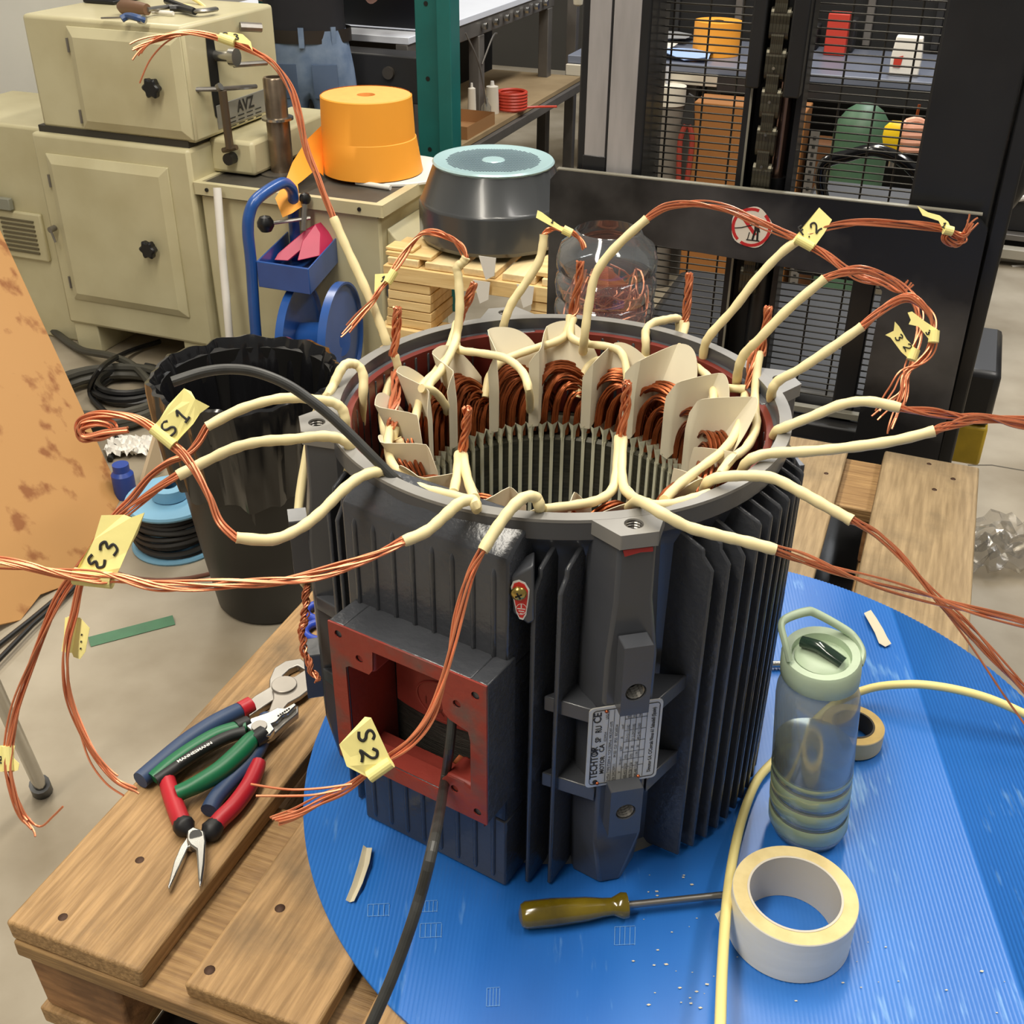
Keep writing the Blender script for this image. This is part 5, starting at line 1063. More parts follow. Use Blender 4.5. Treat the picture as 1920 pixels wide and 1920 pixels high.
b.loft([lo(i4, zb_+.006), i4, o4, lo(o4, zb_)], caps=True); b.build('tool_tray', M_cart, t, bevel=.002)
b = MB(); b.box((-.02, -.012, 0), (.02, .012, zb_), Matrix.Translation(Vector((cen.x-.03, cen.y, 0)))); b.build('tray_post', M_cart, t)
M_magenta = mat('magenta_red_paint', (188, 46, 84), .4, 0, var=.1)
t = thing('clamp_press', 'magenta red lever clamp with black ball handles lying in the cart tray', 'clamp', cen-ZV*.06)
dct = dep(cen)
b = MB(); b.prism([P(512, 488, dct-.02), P(520, 476, dct), P(576, 428, dct+.02), P(592, 430, dct+.02), P(590, 448, dct+.02), P(540, 490, dct)], Vector((.02, .05, 0))); b.build('clamp_arm', M_magenta, t, bevel=.003)
b = MB(); b.prism([P(556, 490, dct-.02), P(566, 452, dct), P(590, 420, dct+.02), P(602, 440, dct+.02), P(600, 480, dct)], Vector((.03, .05, 0))); b.build('clamp_body', M_magenta, t, bevel=.003)
for p_, q_ in (((498, 420), (582, 408)), ((572, 372), (569, 432))):
    b = MB(); b.tube([P(*p_, dct-.03), P(*q_, dct-.01)], .0085, 8, flat=(ZV, .7)); lv = b.build('lever', M_steel, t, smooth=.6)
    b = MB(); c = P(*p_, dct-.03); b.lathe([(0, -.026), (.016, -.021), (.025, -.006), (.025, .006), (.016, .021), (0, .026)] if p_[0] < 520 else [(0, -.018), (.012, -.014), (.017, -.004), (.017, .004), (.012, .014), (0, .018)], c, 18); b.build('ball_handle', M_black, lv, smooth=True)
ax_ = (RT*.96-B*.20).normalized(); t = thing('steel_reel', 'empty dark blue steel reel standing beside the hand cart', 'reel', Vector((*(P(600, 640, 3.35)).xy, 0)))
zc = P(600, 640, 3.35); ez = ZV; ey = ez.cross(ax_).normalized(); ez = ax_.cross(ey); Mr = Matrix(((ey.x, ez.x, ax_.x, 0), (ey.y, ez.y, ax_.y, 0), (ey.z, ez.z, ax_.z, 0), (0, 0, 0, 1)))
for px, hl in ((563, 0), (640, 1)):
    b = MB(); b.lathe([(.025, -.003), (.155, -.003), (.160, -.012), (.166, -.012), (.166, .012), (.160, .012), (.155, .003), (.025, .003)], P(px, 636, 3.38-.06*hl), 48, Mr); b.build('flange', M_cart, t, smooth=.5)
b = MB(); b.cyl(P(563, 636, 3.38), P(640, 636, 3.32), .05, 24); b.build('hub', M_cart, t, smooth=.6)
# ------------------------------------------------------------------ fan cowl on a pale pallet
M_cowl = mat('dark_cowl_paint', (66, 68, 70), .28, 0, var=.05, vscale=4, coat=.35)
cc = Vector((-.108, 2.27, .572)); t = thing('fan_cowl', 'dark grey fan cowl with pierced round top standing on the pale pallet', 'fan cowl', cc)
b = MB(); n_ = 18; rg = []
for r, z in ((.205, 0), (.212, .012), (.212, .108), (.205, .115), (.170, .206), (.168, .210)):
    rg.append([cc+Vector((r*math.cos(2*PI*j/n_+.1), r*math.sin(2*PI*j/n_+.1), z)) for j in range(n_)])
b.loft(rg, caps=False); b.build('cowl_skirt', M_cowl, t, bevel=.004)
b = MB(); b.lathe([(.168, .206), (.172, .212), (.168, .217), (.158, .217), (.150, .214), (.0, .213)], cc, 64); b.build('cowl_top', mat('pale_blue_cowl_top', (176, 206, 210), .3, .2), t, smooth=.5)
b = MB()
for i in range(-16, 17):
    for j in range(-16, 17):
        x, y = i*.0082+(.0041 if j % 2 else 0), j*.0075
        if .030 < math.hypot(x, y) < .132: b.add([cc+Vector((x+.0031*math.cos(a), y+.0031*math.sin(a), .2145)) for a in [PI/3*k for k in range(6)]], [tuple(range(6))])
o = b.build('grille_holes', mat('grille_hole', (52, 66, 84), .6), t); o['kind'] = 'stuff'
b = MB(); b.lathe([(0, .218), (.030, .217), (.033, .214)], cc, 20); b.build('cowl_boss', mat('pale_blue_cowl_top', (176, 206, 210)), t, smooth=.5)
W_new = wood('new_pine', (222, 186, 124), (240, 210, 152), (.45, 4, 4), 9, .6); W_new2 = wood('pale_pine', (228, 200, 148), (242, 218, 168), (4, .45, 4), 9, .6)
np_ = thing('pale_pallet', 'new pale pine pallet stack carrying the fan cowl', 'pallet', W(-.88, 2.15, 0)); np_.rotation_euler = (0, 0, RZ)
def nb(name, a0, a1, b0, b1, z0, z1, m, s=0): lbox(name, m, np_, (a0+.88, b0-2.15, z0), (a1+.88, b1-2.15, z1), .002, jit=.001, seed=s)
for k in range(5): nb('deck_board', -1.12+.115*k, -1.025+.115*k, 1.85, 2.5, .532, .552, W_new2, k)
for b0 in (1.84, 2.12, 2.42): nb('stringer_board', -1.13, -.56, b0, b0+.09, .488, .531, W_new, int(b0*50))
for a0 in (-1.13, -.70):
    for z in range(5): nb('spacer_pad', a0+.003*z, a0+.14+.002*(z % 2), 1.845, 2.0, .352+.027*z, .377+.027*z, W_new, z+60)
nb('corner_pad', -1.13, -.99, 1.86, 2.0, .553, .565, W_new, 81); nb('corner_pad', -.70, -.57, 1.86, 2.0, .553, .566, W_new, 82); nb('corner_pad', -1.135, -1.05, 1.87, 1.93, .566, .574, W_new, 83)
nb('spacer_pad', -.98, -.80, 2.1, 2.3, .532, .570, W_new, 84)
for k, (z0, z1) in enumerate(((.318, .350), (.255, .285))): nb('stringer_board', -1.15, -.54, 1.83, 1.93, z0, z1, W_new, 90+k)
nb('front_board', -1.10, -.70, 1.80, 1.83, .14, .25, W_new, 95)
for a0 in (-1.13, -.70): nb('leg_block', a0, a0+.12, 1.86, 2.0, .0, .254, W_new, 97)
for k, (x, y) in enumerate(((914, 495), (903, 540), (985, 548))):
    b = MB(); c = Bp(x, y, 1.825); b.prism([c+A*-.025+ZV*.02, c+A*.025+ZV*.02, c+A*.02-ZV*.03, c-ZV*.045+A*-.005], -B*.001); o = b.build('paper_label', M_white, None); o.parent = np_; o.matrix_parent_inverse = (Matrix.Translation(np_.location) @ Matrix.Rotation(RZ, 4, 'Z')).inverted()
# ------------------------------------------------------------------ clear water jug with copper scrap
jc = Zp(1131, 720, ZP); jc = Vector((.092, .655, ZP)); t = thing('clear_jug', 'large ribbed clear plastic jug full of copper scrap standing on the pallet', 'jug', jc)
M_jug = clear_mat('clear_jug_plastic', (214, 218, 222), .07, .92)
prof = [(0, .003), (.066, .003), (.070, .012)]
z = .02
while z < .30:
    prof += [(.0735, z), (.0752, z+.012), (.0735, z+.024), (.0665, z+.030), (.0735, z+.036)]; z += .040
prof += [(.074, .312), (.068, .330), (.052, .342), (.049, .350), (.046, .352)]
b = MB(); b.lathe(prof, jc, 48); b.build('jug_body', M_jug, t, smooth=.9)
rj = random.Random(12)
s_ = thing('copper_scrap', 'tangle of bare copper wire offcuts inside the clear jug', 'copper scrap', jc+ZV*.01)
b = MB()
for k in range(420):
    a = rj.uniform(0, 6.28); r0 = rj.uniform(.01, .064); zc = jc.z+rj.uniform(.02, .27); pts = []
    for j in range(5): pts.append(Vector((jc.x+r0*math.cos(a+.5*j*rj.uniform(.5, 1.3)), jc.y+r0*math.sin(a+.5*j), min(zc+rj.uniform(-.012, .012)*j, jc.z+.285))))
    b.tube(spline(pts, 3), .0015, 4)
for k in range(16):
    a = rj.uniform(-.4, .4); b.tube([jc+Vector((-.035+.012*math.cos(a), -.045+.003*k*.3, .272+.002*k)), jc+Vector((.0, -.05+.002*k, .284+.0012*k)), jc+Vector((.03, -.02, .276))], .0015, 4)
o = b.build('wire_offcuts', M_copstrand, s_); o['kind'] = 'stuff'
for z, c, px in ((.205, (40, 120, 150), 1147), (.165, (60, 150, 110), 1153), (.18, (60, 140, 190), 1144)):
    b = MB(); b.box((-.012, -.003, -.010), (.012, .003, .010), Matrix.Translation(jc+Vector((.02, -.058, z)))); b.build('coloured_scrap', mat('scrap_%d' % px, c, .4), s_, bevel=.002)
# ------------------------------------------------------------------ pallet stacker
M_stk = mat('black_stacker_paint', (28, 28, 30), .42, 0, var=.15, vscale=9, coat=.1, vrough=.08)
M_stksheen = mat('black_plate_sheen', (30, 30, 32), .36, .1, col2=(96, 94, 94), vscale=3.0, detail=8, thresh=(.50, .72), vrough=.1, bump=.04, bscale=40)  # grey noise patches stand in for a reflection on the black plate
M_rail = mat('bare_mast_rail', (172, 168, 168), .34, .2, var=.14, vscale=7, stretch=(6, 6, 1))
st = thing('pallet_stacker', 'black pallet stacker with wire mast guard and lifted carriage behind the pallet', 'stacker', W(.02, 1.05, 0))
o_ = [(-.336, .60), (-.336, 1.075), (-.322, 1.092), (.352, 1.092), (.372, 1.072), (.378, .60)]
hole_ = [(-.185, .665), (.232, .665), (.236, .70), (.236, .955), (.225, .968), (-.172, .985), (-.185, .97)]
b = MB(); b.plate([W(x, .945, z) for x, z in o_], [[W(x, .945, z) for x, z in hole_]], B*.014); pl_ = b.build('carriage_plate', M_stksheen, st, bevel=.002)
# prohibition sticker: round white disc, red ring and bar, standing figure
n = -B; sc0 = Bp(1409, 426, .9445)
sP = lambda x, y, d=0: sc0+A*x+ZV*y+n*(.0006+d)
b = MB(); b.prism([sP(.0335*math.cos(a)*(1+.04*math.sin(5*a+1)), .0335*math.sin(a)*(1+.04*math.sin(5*a+1))) for a in [2*PI*j/40 for j in range(40)]], n*.0004); stk = b.build('warning_sticker', mat('sticker_white', (232, 222, 208), .5), pl_, label='worn round prohibition sticker')
b = MB(); M_sr = mat('sticker_red', (198, 44, 46), .5)
for j in range(30):
    if j in (4, 5, 19): continue
    a0, a1 = 2*PI*j/30, 2*PI*(j+1)/30; b.prism([sP(r*math.cos(a), r*math.sin(a), .0005) for r, a in ((.0275, a0), (.0325, a0), (.0325, a1), (.0275, a1))], n*.0002)
b.prism([sP(*q, .0005) for q in ((-.020, .016), (-.016, .020), (.010, -.010), (.006, -.014))], n*.0002); b.build('sticker_ring', M_sr, stk)
b = MB()
for pts, r in (([(.008, .008), (.009, -.004)], .0036), ([(.007, -.004), (.004, -.020)], .0016), ([(.011, -.004), (.012, -.020)], .0016), ([(.006, .006), (-.016, -.002), (-.027, -.004)], .0009), ([(.010, .006), (.014, -.006)], .0012), ([(-.006, -.021), (.016, -.021)], .0010), ([(-.002, -.008), (-.004, -.020)], .0007)):
    b.tube([sP(x, y, .0012) for x, y in pts], r, 6, flat=(n, .2))
b.lathe([(0, 0), (.0032, 0)], sP(.0085, .0145, .0014), 12, Matrix(((A.x, 0, n.x, 0), (A.y, 0, n.y, 0), (0, 1, 0, 0), (0, 0, 0, 1)))); b.build('sticker_figure', M_ink, stk)
b = MB(); b.abox(-.325, .36, .946, .958, 1.0925, 1.0945); b.build('worn_edge', mat('worn_edge', (150, 146, 132), .5, .4), pl_)
for a0, a1 in ((-.30, -.185), (.25, .372)):
    L_ = a0 < 0
    gbox('mast_post', M_stk, st, a0, a1, .975, 1.10, .25, 1.95, .004)
    if L_:
        gbox('rail_face', M_rail, st, a0+.014, a0+.050, .9735, .978, .60, 1.94, .001); gbox('rail_face', M_rail, st, a0+.054, a1-.016, .9735, .978, .60, 1.94, .001)
        gbox('rail_foot', M_stk, st, a0+.012, a0+.052, .972, .9755, 1.08, 1.115, .001)
    else: gbox('outer_channel', M_stk, st, a1+.004, a1+.030, .985, 1.09, .25, 1.95, .004)
b = MB(); b.cyl(W(-.21, 1.07, 0), W(.27, 1.07, 0), .0015, 6); ow = b.build('guard_wire', mat('guard_wire', (58, 56, 52), .4, .6), st, smooth=True)
ow.location = (ow.location.x, ow.location.y, ow.location.z+.70)
for k in range(1, 66):
    q = ow.copy(); COL.objects.link(q); q.parent = st; q.location = (0, 0, .70+.0120*k)
b = MB(); b.cyl(W(0, 1.073, .70), W(0, 1.073, 1.5), .0017, 6); ov = b.build('guard_upright', mat('guard_wire', (0, 0, 0)), st, smooth=True)
for k, a in enumerate((-.172, -.112, -.058, .058, .112, .168, .215)):
    q = ov if k == 0 else ov.copy()
    if k: COL.objects.link(q); q.parent = st
    q.location = A*a
# centre: channel, ram, chain with bracket
gbox('chain_channel', M_stk, st, -.030, -.020, 1.0, 1.06, .66, 1.75, .001); gbox('chain_channel', M_stk, st, .052, .062, 1.0, 1.06, .66, 1.75, .001)
gbox('channel_edge', mat('worn_edge', (0, 0, 0)), st, -.0205, -.0165, .998, 1.002, .66, 1.27, .0005)
gbox('channel_back', mat('channel_back', (30, 30, 30), .5), st, -.02, .052, 1.05, 1.062, .66, 1.75, .001)
b = MB(); b.cyl(W(.032, 1.022, .60), W(.032, 1.022, 1.25), .0125, 20); b.build('lift_ram', mat('ram_rod', (150, 120, 108), .18, .9), st, smooth=.6)
b = MB(); b.cyl(W(.032, 1.022, .60), W(.032, 1.022, 1.10), .0175, 20); b.build('ram_cylinder', M_stk, st, smooth=.6)
gbox('chain_anchor', M_stk, st, -.026, -.004, .965, 1.02, 1.245, 1.42, .003); gbox('chain_anchor', M_stk, st, .034, .060, .965, 1.02, 1.235, 1.42, .003)
M_ch = mat('oily_chain', (84, 80, 68), .36, .7, var=.2, vscale=30)
def link(w_):
    b = MB(); pts = []
    for j in range(24):
        a = 2*PI*j/24; y = .0225*math.sin(a); x = .0105*math.cos(a); y2 = y+(.0115 if y > 0 else -.0115)*.0; wst = 1-.28*math.exp(-(y/.009)**2)
        pts.append((x*wst if abs(y) < .020 else x, y))
    for s in (-1, -.6, -.2, .2, .6, 1): b.prism([W(w_*s-.0022, p[0], p[1]*1.05) for p in pts], A*(.0046 if w_ > .01 else .0030))
    b.cyl(W(-w_-.002, 0, .0135), W(w_+.004, 0, .0135), .0055, 10); return b
la = link(.0125); ob = la.build('chain_link', M_ch, st, origin=(0, 0, 0)); lb_ = link(.0080); ob2 = lb_.build('chain_link', M_ch, st, origin=(0, 0, 0))
stl = Vector(st.location)
for k in range(17):
    src = (ob, ob2)[k % 2]; q = src if k < 2 else src.copy()
    if k >= 2: COL.objects.link(q); q.parent = st
    q.location = W(.015, .985, .93+.0292*k)-stl
for k in range(5):
    b = MB(); c = W(.015, .972, 1.075+.0292*2*k*.86); b.cyl(c, c-B*.002, .0024, 8); b.build('chain_pin', M_chrome, st, smooth=.6)
gbox('inner_post', M_stk, st, .185, .222, 1.0, 1.05, .62, .97, .003)
gbox('lower_crossbar', mat('worn_edge', (0, 0, 0)), st, -.19, .235, .985, 1.0, .70, .712, .001)
gbox('lower_carriage', M_stk, st, -.33, .375, .958, 1.0, .585, .695, .004)
for a0 in (-.27, .15): gbox('fork', M_stk, st, a0, a0+.16, -.40, .96, .545, .595, .006)
gbox('drive_housing', M_stk, st, -.30, .37, 1.25, 1.9, .12, .62, .03); gbox('mast_base', M_stk, st, -.34, .42, .98, 1.3, .06, .26, .01)
for a0 in (-.34, .33): gbox('outrigger_leg', M_stk, st, a0, a0+.09, -.35, 1.2, .05, .11, .008)
for a0 in (-.32, .35):
    for bb in (-.25, 1.12):
        b = MB(); b.cyl(W(a0, bb, .04), W(a0+.05, bb, .04), .04, 20); b.build('wheel', mat('wheel_rubber', (44, 42, 40), .5), st, smooth=.6)
b = MB(); cA, cB = Bp(1792, 690, 1.18), Bp(1832, 848, 1.18); a0, a1 = cA.dot(A)-.012, cB.dot(A)+.010
b.abox(a0, a1, 1.18, 1.42, cB.z+.052, cA.z); b.build('side_cover', M_stk, st, bevel=.012)
b = MB(); b.abox(a0+.004, a1-.001, 1.181, 1.41, cB.z-.03, cB.z+.051); b.build('yellow_skirt', mat('dirty_yellow', (206, 172, 44), .4, 0, var=.2, vscale=20), st, bevel=.006)
b = MB(); ac = Bp(1612, 330, 1.34)
hp = spline([Bp(1545, 375, 1.34), Bp(1538, 335, 1.34), Bp(1548, 305, 1.34), Bp(1590, 292, 1.34), Bp(1640, 282, 1.34), Bp(1690, 300, 1.34), Bp(1725, 335, 1.34), Bp(1740, 380, 1.34)], 6)
b.tube(hp, .0115, 10); b.build('tiller_guard', mat('gloss_black', (14, 14, 16), .15, coat=.5), st, smooth=True)
gbox('control_box', M_stk, st, .05, .27, 1.36, 1.5, .82, .98, .01)
b = MB(); b.tube(spline([Bp(1880, 250, 1.3), Bp(1908, 300, 1.3), Bp(1900, 350, 1.3), Bp(1868, 392, 1.3)], 6), .022, 10); b.build('side_handle', M_stk, st, smooth=True)
# ------------------------------------------------------------------ people
def skin(name, nodes, edges, m, sub=2):
    """one continuous body surface: nodes {key: (point, rx, ry)}"""
    keys = list(nodes); me = bpy.data.meshes.new(name); me.from_pydata([tuple(nodes[k][0]) for k in keys], [(keys.index(a), keys.index(c)) for a, c in edges], [])
    o = bpy.data.objects.new(name, me); COL.objects.link(o); sm = o.modifiers.new('skin', 'SKIN'); sm.use_smooth_shade = True; sm.use_x_symmetry = False
    lay = me.skin_vertices[0] if me.skin_vertices else None
    if lay is None:
        bpy.context.view_layer.objects.active = o; bpy.ops.mesh.customdata_skin_add(); lay = me.skin_vertices[0]
    for i, k in enumerate(keys): lay.data[i].radius = nodes[k][1:3]
    lay.data[0].use_root = True
    ss = o.modifiers.new('sub', 'SUBSURF'); ss.levels = ss.render_levels = sub
    dg = bpy.context.evaluated_depsgraph_get(); dg.update()
    me2 = bpy.data.meshes.new_from_object(o.evaluated_get(dg)); me2.materials.clear(); me2.materials.append(m)
    me2.polygons.foreach_set('use_smooth', [True]*len(me2.polygons))
    bpy.data.objects.remove(o); o2 = bpy.data.objects.new(name, me2); COL.objects.link(o2); return o2
def cut_at(me, zs):
    bm = bmesh.new(); bm.from_mesh(me)
    for z in zs: bmesh.ops.bisect_plane(bm, geom=bm.verts[:]+bm.edges[:]+bm.faces[:], plane_co=(0, 0, z), plane_no=(0, 0, 1))
    bm.to_mesh(me); bm.free()
M_jean = mat('blue_denim', (92, 112, 142), .85, 0, col2=(122, 140, 166), vscale=16, thresh=(.35, .7), bump=.25, bscale=22); M_navy = mat('black_shirt', (26, 26, 32), .85, 0, bump=.2, bscale=14); M_skin = mat('skin_tone', (214, 156, 132), .5, 0, var=.05)
pc = Yp(585, 200, 3.32); px0 = Vector((pc.x, 3.32, 0))
def local(p): return px0+Vector(p)
nodes = {'pel': (local((0, 0, .88)), .155, .125), 'waist': (local((0, 0, 1.0)), .135, .105), 'chest': (local((0, .02, 1.25)), .165, .12), 'neck': (local((0, .02, 1.46)), .06, .06), 'head': (local((0, 0, 1.62)), .085, .10), 'crown': (local((0, .0, 1.72)), .06, .07)}
ed = [('pel', 'waist'), ('waist', 'chest'), ('chest', 'neck'), ('neck', 'head'), ('head', 'crown')]
for s, nm in ((-1, 'l'), (1, 'r')):
    nodes.update({nm+'hip': (local((s*.085, 0, .80)), .095, .10), nm+'kn': (local((s*.10, .0, .47)), .062, .065), nm+'an': (local((s*.10, .02, .09)), .045, .05), nm+'toe': (local((s*.11, .16, .04)), .04, .035),
                  nm+'sh': (local((s*.19, .02, 1.38)), .06, .06), nm+'el': (local((s*.25, .08, 1.12)), .042, .042), nm+'wr': (local((s*.2, .30, 1.04)), .03, .027), nm+'ha': (local((s*.18, .38, 1.03)), .035, .02)})
    ed += [('pel', nm+'hip'), (nm+'hip', nm+'kn'), (nm+'kn', nm+'an'), (nm+'an', nm+'toe'), ('chest', nm+'sh'), (nm+'sh', nm+'el'), (nm+'el', nm+'wr'), (nm+'wr', nm+'ha')]
body = skin('person', nodes, ed, M_jean, 2); me = body.data; cut_at(me, (.972, 1.44, .07)); me.materials.append(M_navy); me.materials.append(M_skin); me.materials.append(M_black)
for p in me.polygons:
    c = p.center
    if c.z > 1.44 or (c.z > .98 and c.y > px0.y+.20): p.material_index = 2
    elif c.z > .972: p.material_index = 1
    elif c.z < .07: p.material_index = 3
tag(body, 'person in blue jeans and dark shirt standing behind the machine, seen from the back', 'person')
sl_ = [v.co-px0 for v in body.data.vertices if abs(v.co.z-.955) < .05 and abs(v.co.x-px0.x) < .22 and v.co.y-px0.y < .18]
hx = max(abs(v.x) for v in sl_); hy = max(-v.y for v in sl_)
ring = lambda z, k: [local((hx*k*math.cos(a), hy*k*math.sin(a), z)) for a in [2*PI*j/40 for j in range(40)]]
b = MB(); b.loft([ring(.932, 1.075), ring(.975, 1.07)], caps=False); b.build('belt', mat('dark_belt', (38, 32, 28), .5), body, smooth=.5)
for a in (-1.57, -2.3, -.85):
    b = MB(); b.prism([local((hx*1.075*math.cos(a+d), hy*1.075*math.sin(a+d), z)) for d, z in ((-.06, .920), (.06, .920), (.06, .985), (-.06, .985))], Vector((math.cos(a), math.sin(a), 0))*.006); b.build('belt_loop', M_jean, body)
from mathutils.bvhtree import BVHTree
bvh = BVHTree.FromPolygons([v.co.copy() for v in body.data.vertices], [list(p.vertices) for p in body.data.polygons])
def onback(x, z):
    h_ = bvh.ray_cast(local((x, -.6, z)), Vector((0, 1, 0)))[0]
    return (h_ if h_ else local((x, -hy, z)))-Vector((0, .003, 0))
for s_ in (-1, 1):
    b = MB(); b.grid([[onback(s_*(.028+.085*i/4), .865-.115*j/4) for i in range(5)] for j in range(5)], .004); b.build('back_pocket', mat('denim_dark', (84, 102, 132), .85, bump=.2, bscale=22), body, smooth=True)
# fist on a yellow tool behind the guard
q0 = Vector(W(.315, 1.55, 0))
H = Bp(1722, 256, 2.35); nod = {'pel': (W(.345, 2.62, .85), .105, .14), 'waist': (W(.345, 2.62, 1.0), .095, .13), 'chest': (W(.34, 2.60, 1.28), .105, .15), 'neck': (W(.335, 2.58, 1.48), .055, .055), 'head': (W(.325, 2.57, 1.64), .085, .085), 'crown': (W(.325, 2.57, 1.74), .06, .065),
    'sh': (W(.335, 2.40, 1.38), .055, .055), 'el': (W(.36, 2.36, 1.08), .045, .045), 'wr': (H+A*.060+ZV*.012, .028, .026), 'palm': (H+A*.006, .034, .030),
    'sh2': (W(.345, 2.80, 1.38), .055, .055), 'el2': (W(.36, 2.84, 1.10), .045, .045), 'wr2': (W(.30, 2.86, .90), .03, .028), 'ha2': (W(.27, 2.87, .83), .035, .02)}
ed = [('pel', 'waist'), ('waist', 'chest'), ('chest', 'neck'), ('neck', 'head'), ('head', 'crown'), ('chest', 'sh'), ('sh', 'el'), ('el', 'wr'), ('wr', 'palm'), ('chest', 'sh2'), ('sh2', 'el2'), ('el2', 'wr2'), ('wr2', 'ha2')]
for s, y in (('l', 2.53), ('r', 2.71)):
    nod.update({s+'h': (W(.345, y, .76), .085, .085), s+'k': (W(.335, y, .46), .06, .06), s+'a': (W(.35, y, .09), .045, .045), s+'t': (W(.22, y, .04), .04, .035)}); ed += [('pel', s+'h'), (s+'h', s+'k'), (s+'k', s+'a'), (s+'a', s+'t')]
man = skin('person', nod, ed, M_navy, 2); me = man.data; me.materials.append(M_skin)
for p in me.polygons:
    if (p.center-H).length < .062 or p.center.z > 1.46: p.material_index = 1
tag(man, 'person in dark clothes behind the stacker, fist closed on a yellow tool', 'person')
b = MB()
for k in range(4):
    z = .030-.019*k; b.tube(spline([H+A*.012+ZV*z-B*.030, H+A*-.020+ZV*z-B*.040, H+A*-.040+ZV*(z-.002)-B*.022, H+A*-.036+ZV*z+B*.004], 4), .0105-.0008*k, 8)
b.tube(spline([H+A*.02+ZV*.030-B*.01, H+A*-.01+ZV*.046-B*.03, H+A*-.035+ZV*.040-B*.034], 4), .010, 8); b.build('fingers', M_skin, man, smooth=True)
M_yel = mat('yellow_tool', (238, 200, 30), .35)
yt = thing('yellow_tool', 'yellow hand tool held in a fist behind the wire guard', 'tool', H-A*.06)
b = MB(); c = H-A*.055-B*.01
b.loft([[c+A*x*s+B*y*s*.5+ZV*z for x, y in ((-.035, -.02), (-.02, -.04), (.035, -.04), (.045, 0), (.03, .04), (-.03, .03))] for z, s in ((-.065, .45), (-.045, .5), (-.03, .8), (-.005, 1.0), (.022, .95), (.035, .6))]); b.build('tool_head', M_yel, yt, smooth=.9)
b = MB(); b.cyl(H-A*.06, H+A*.03+ZV*.012, .014, 12); b.build('tool_grip', M_yel, yt, smooth=.6)
b = MB(); b.tube([c-ZV*.06, c-ZV*.085], .008, 8); b.build('tool_tip', M_steel, yt, smooth=.6)
b = MB(); b.cyl(Bp(1716, 232, 2.33), Bp(1724, 196, 2.33), .004, 8); b.build('tool_rod', M_copper, yt, smooth=.6)
# ------------------------------------------------------------------ bench and racks at the back
M_teal = mat('teal_rack_paint', (22, 98, 96), .42, 0, var=.1, vscale=8); M_btop = mat('white_bench_top', (226, 230, 240), .35, 0, var=.04, vscale=4); M_bfr = mat('grey_steel_frame', (112, 108, 104), .45, .3, var=.15, vscale=9); M_dark = mat('very_dark_steel', (34, 34, 36), .5, 0, var=.2, vscale=6)
t = thing('steel_workbench', 'long white-topped steel workbench running away behind the teal post', 'workbench', W(-2.2, 4.2, 0))
gbox('bench_top', M_btop, t, -2.75, -1.665, 3.17, 4.85, .880, .905, .002)
gbox('bench_apron', M_bfr, t, -1.72, -1.67, 3.17, 4.85, .815, .879, .003)
for bb in (3.2, 3.86, 4.75): gbox('bench_leg', M_bfr, t, -1.715, -1.665, bb, bb+.06, 0, .815, .003); gbox('bench_leg', M_bfr, t, -2.7, -2.65, bb, bb+.06, 0, .88, .003)
gbox('lower_shelf', wood('shelf_ply', (150, 126, 92), (176, 152, 114), (.5, .5, .5), 7, .7), t, -2.7, -1.52, 3.17, 4.85, .475, .497, .002)
gbox('shelf_rail', M_bfr, t, -1.535, -1.50, 3.17, 4.85, .435, .473, .002)
gbox('shade_panel', mat('shade_black', (20, 20, 21), .7), t, -2.02, -2.0, 3.2, 4.85, .0, .87, .001)  # black sheet added to paint the shade under the bench
b = MB(); b.tube(spline([W(-1.66, 3.7, .85), W(-1.62, 3.75, .72), W(-1.6, 3.78, .55)], 5), .004, 6); b.tube(spline([W(-1.66, 4.05, .80), W(-1.64, 3.95, .80), W(-1.66, 3.88, .70)], 5), .004, 6); b.build('hanging_flex', M_bfr, t, smooth=True)
for k in range(7): 
    b = MB(); b.cyl(W(-1.665, 3.9+.13*k, .85), W(-1.645, 3.9+.13*k, .85), .014, 10); b.build('clamp_bolt', M_chrome, t, smooth=.6)
t = thing('dark_press', 'black machine beam with round bosses between the jeans and the teal post', 'press', W(-1.7, 3.15, 0))
gbox('press_beam', mat('press_black', (40, 40, 42), .5, 0, var=.15), t, -2.06, -1.46, 3.03, 3.15, .70, .865, .006)
gbox('press_column', M_dark, t, -2.04, -1.80, 3.05, 3.15, 0, .71, .006)
for a, z in ((-1.68, .805), (-1.64, .735), (-1.50, .70)):
    b = MB(); b.cyl(W(a, 3.03, z), W(a, 3.015, z), .022, 18); b.build('boss', mat('press_boss', (90, 84, 78), .4, .5), t, smooth=.6)
t = thing('dark_monitor', 'black panel hanging above the bench behind the worker', 'panel', W(-1.95, 3.0, 1.0)); gbox('panel_face', mat('panel_black', (14, 15, 22), .35), t, -2.04, -1.62, 3.3, 3.34, .915, 1.4, .003)
def rack(name, label, a0, a1, bb, z1):
    t = thing(name, label, 'rack post', W(a0, bb, 0)); gbox('upright', M_teal, t, a0, a0+(a1-a0)*.62, bb, bb+.02, 0, z1, .002); gbox('upright', M_teal, t, a0+(a1-a0)*.64, a1, bb-.03, bb+.05, 0, z1, .003)
    for k in range(4):
        b = MB(); c = W(a0+(a1-a0)*.3, bb-.002, .35+.24*k); b.lathe([(0, 0), (.008, 0)], c, 12, Matrix(((A.x, 0, -B.x, 0), (A.y, 0, -B.y, 0), (0, 1, 0, 0), (0, 0, 0, 1)))); b.build('post_hole', M_hole, t)
rack('rack_post', 'wide teal rack post right of the orange roll', -1.49, -1.345, 2.86, 1.9)
rack('rack_post', 'narrow teal rack post behind the winding machine', -2.24, -2.115, 3.08, 1.9)
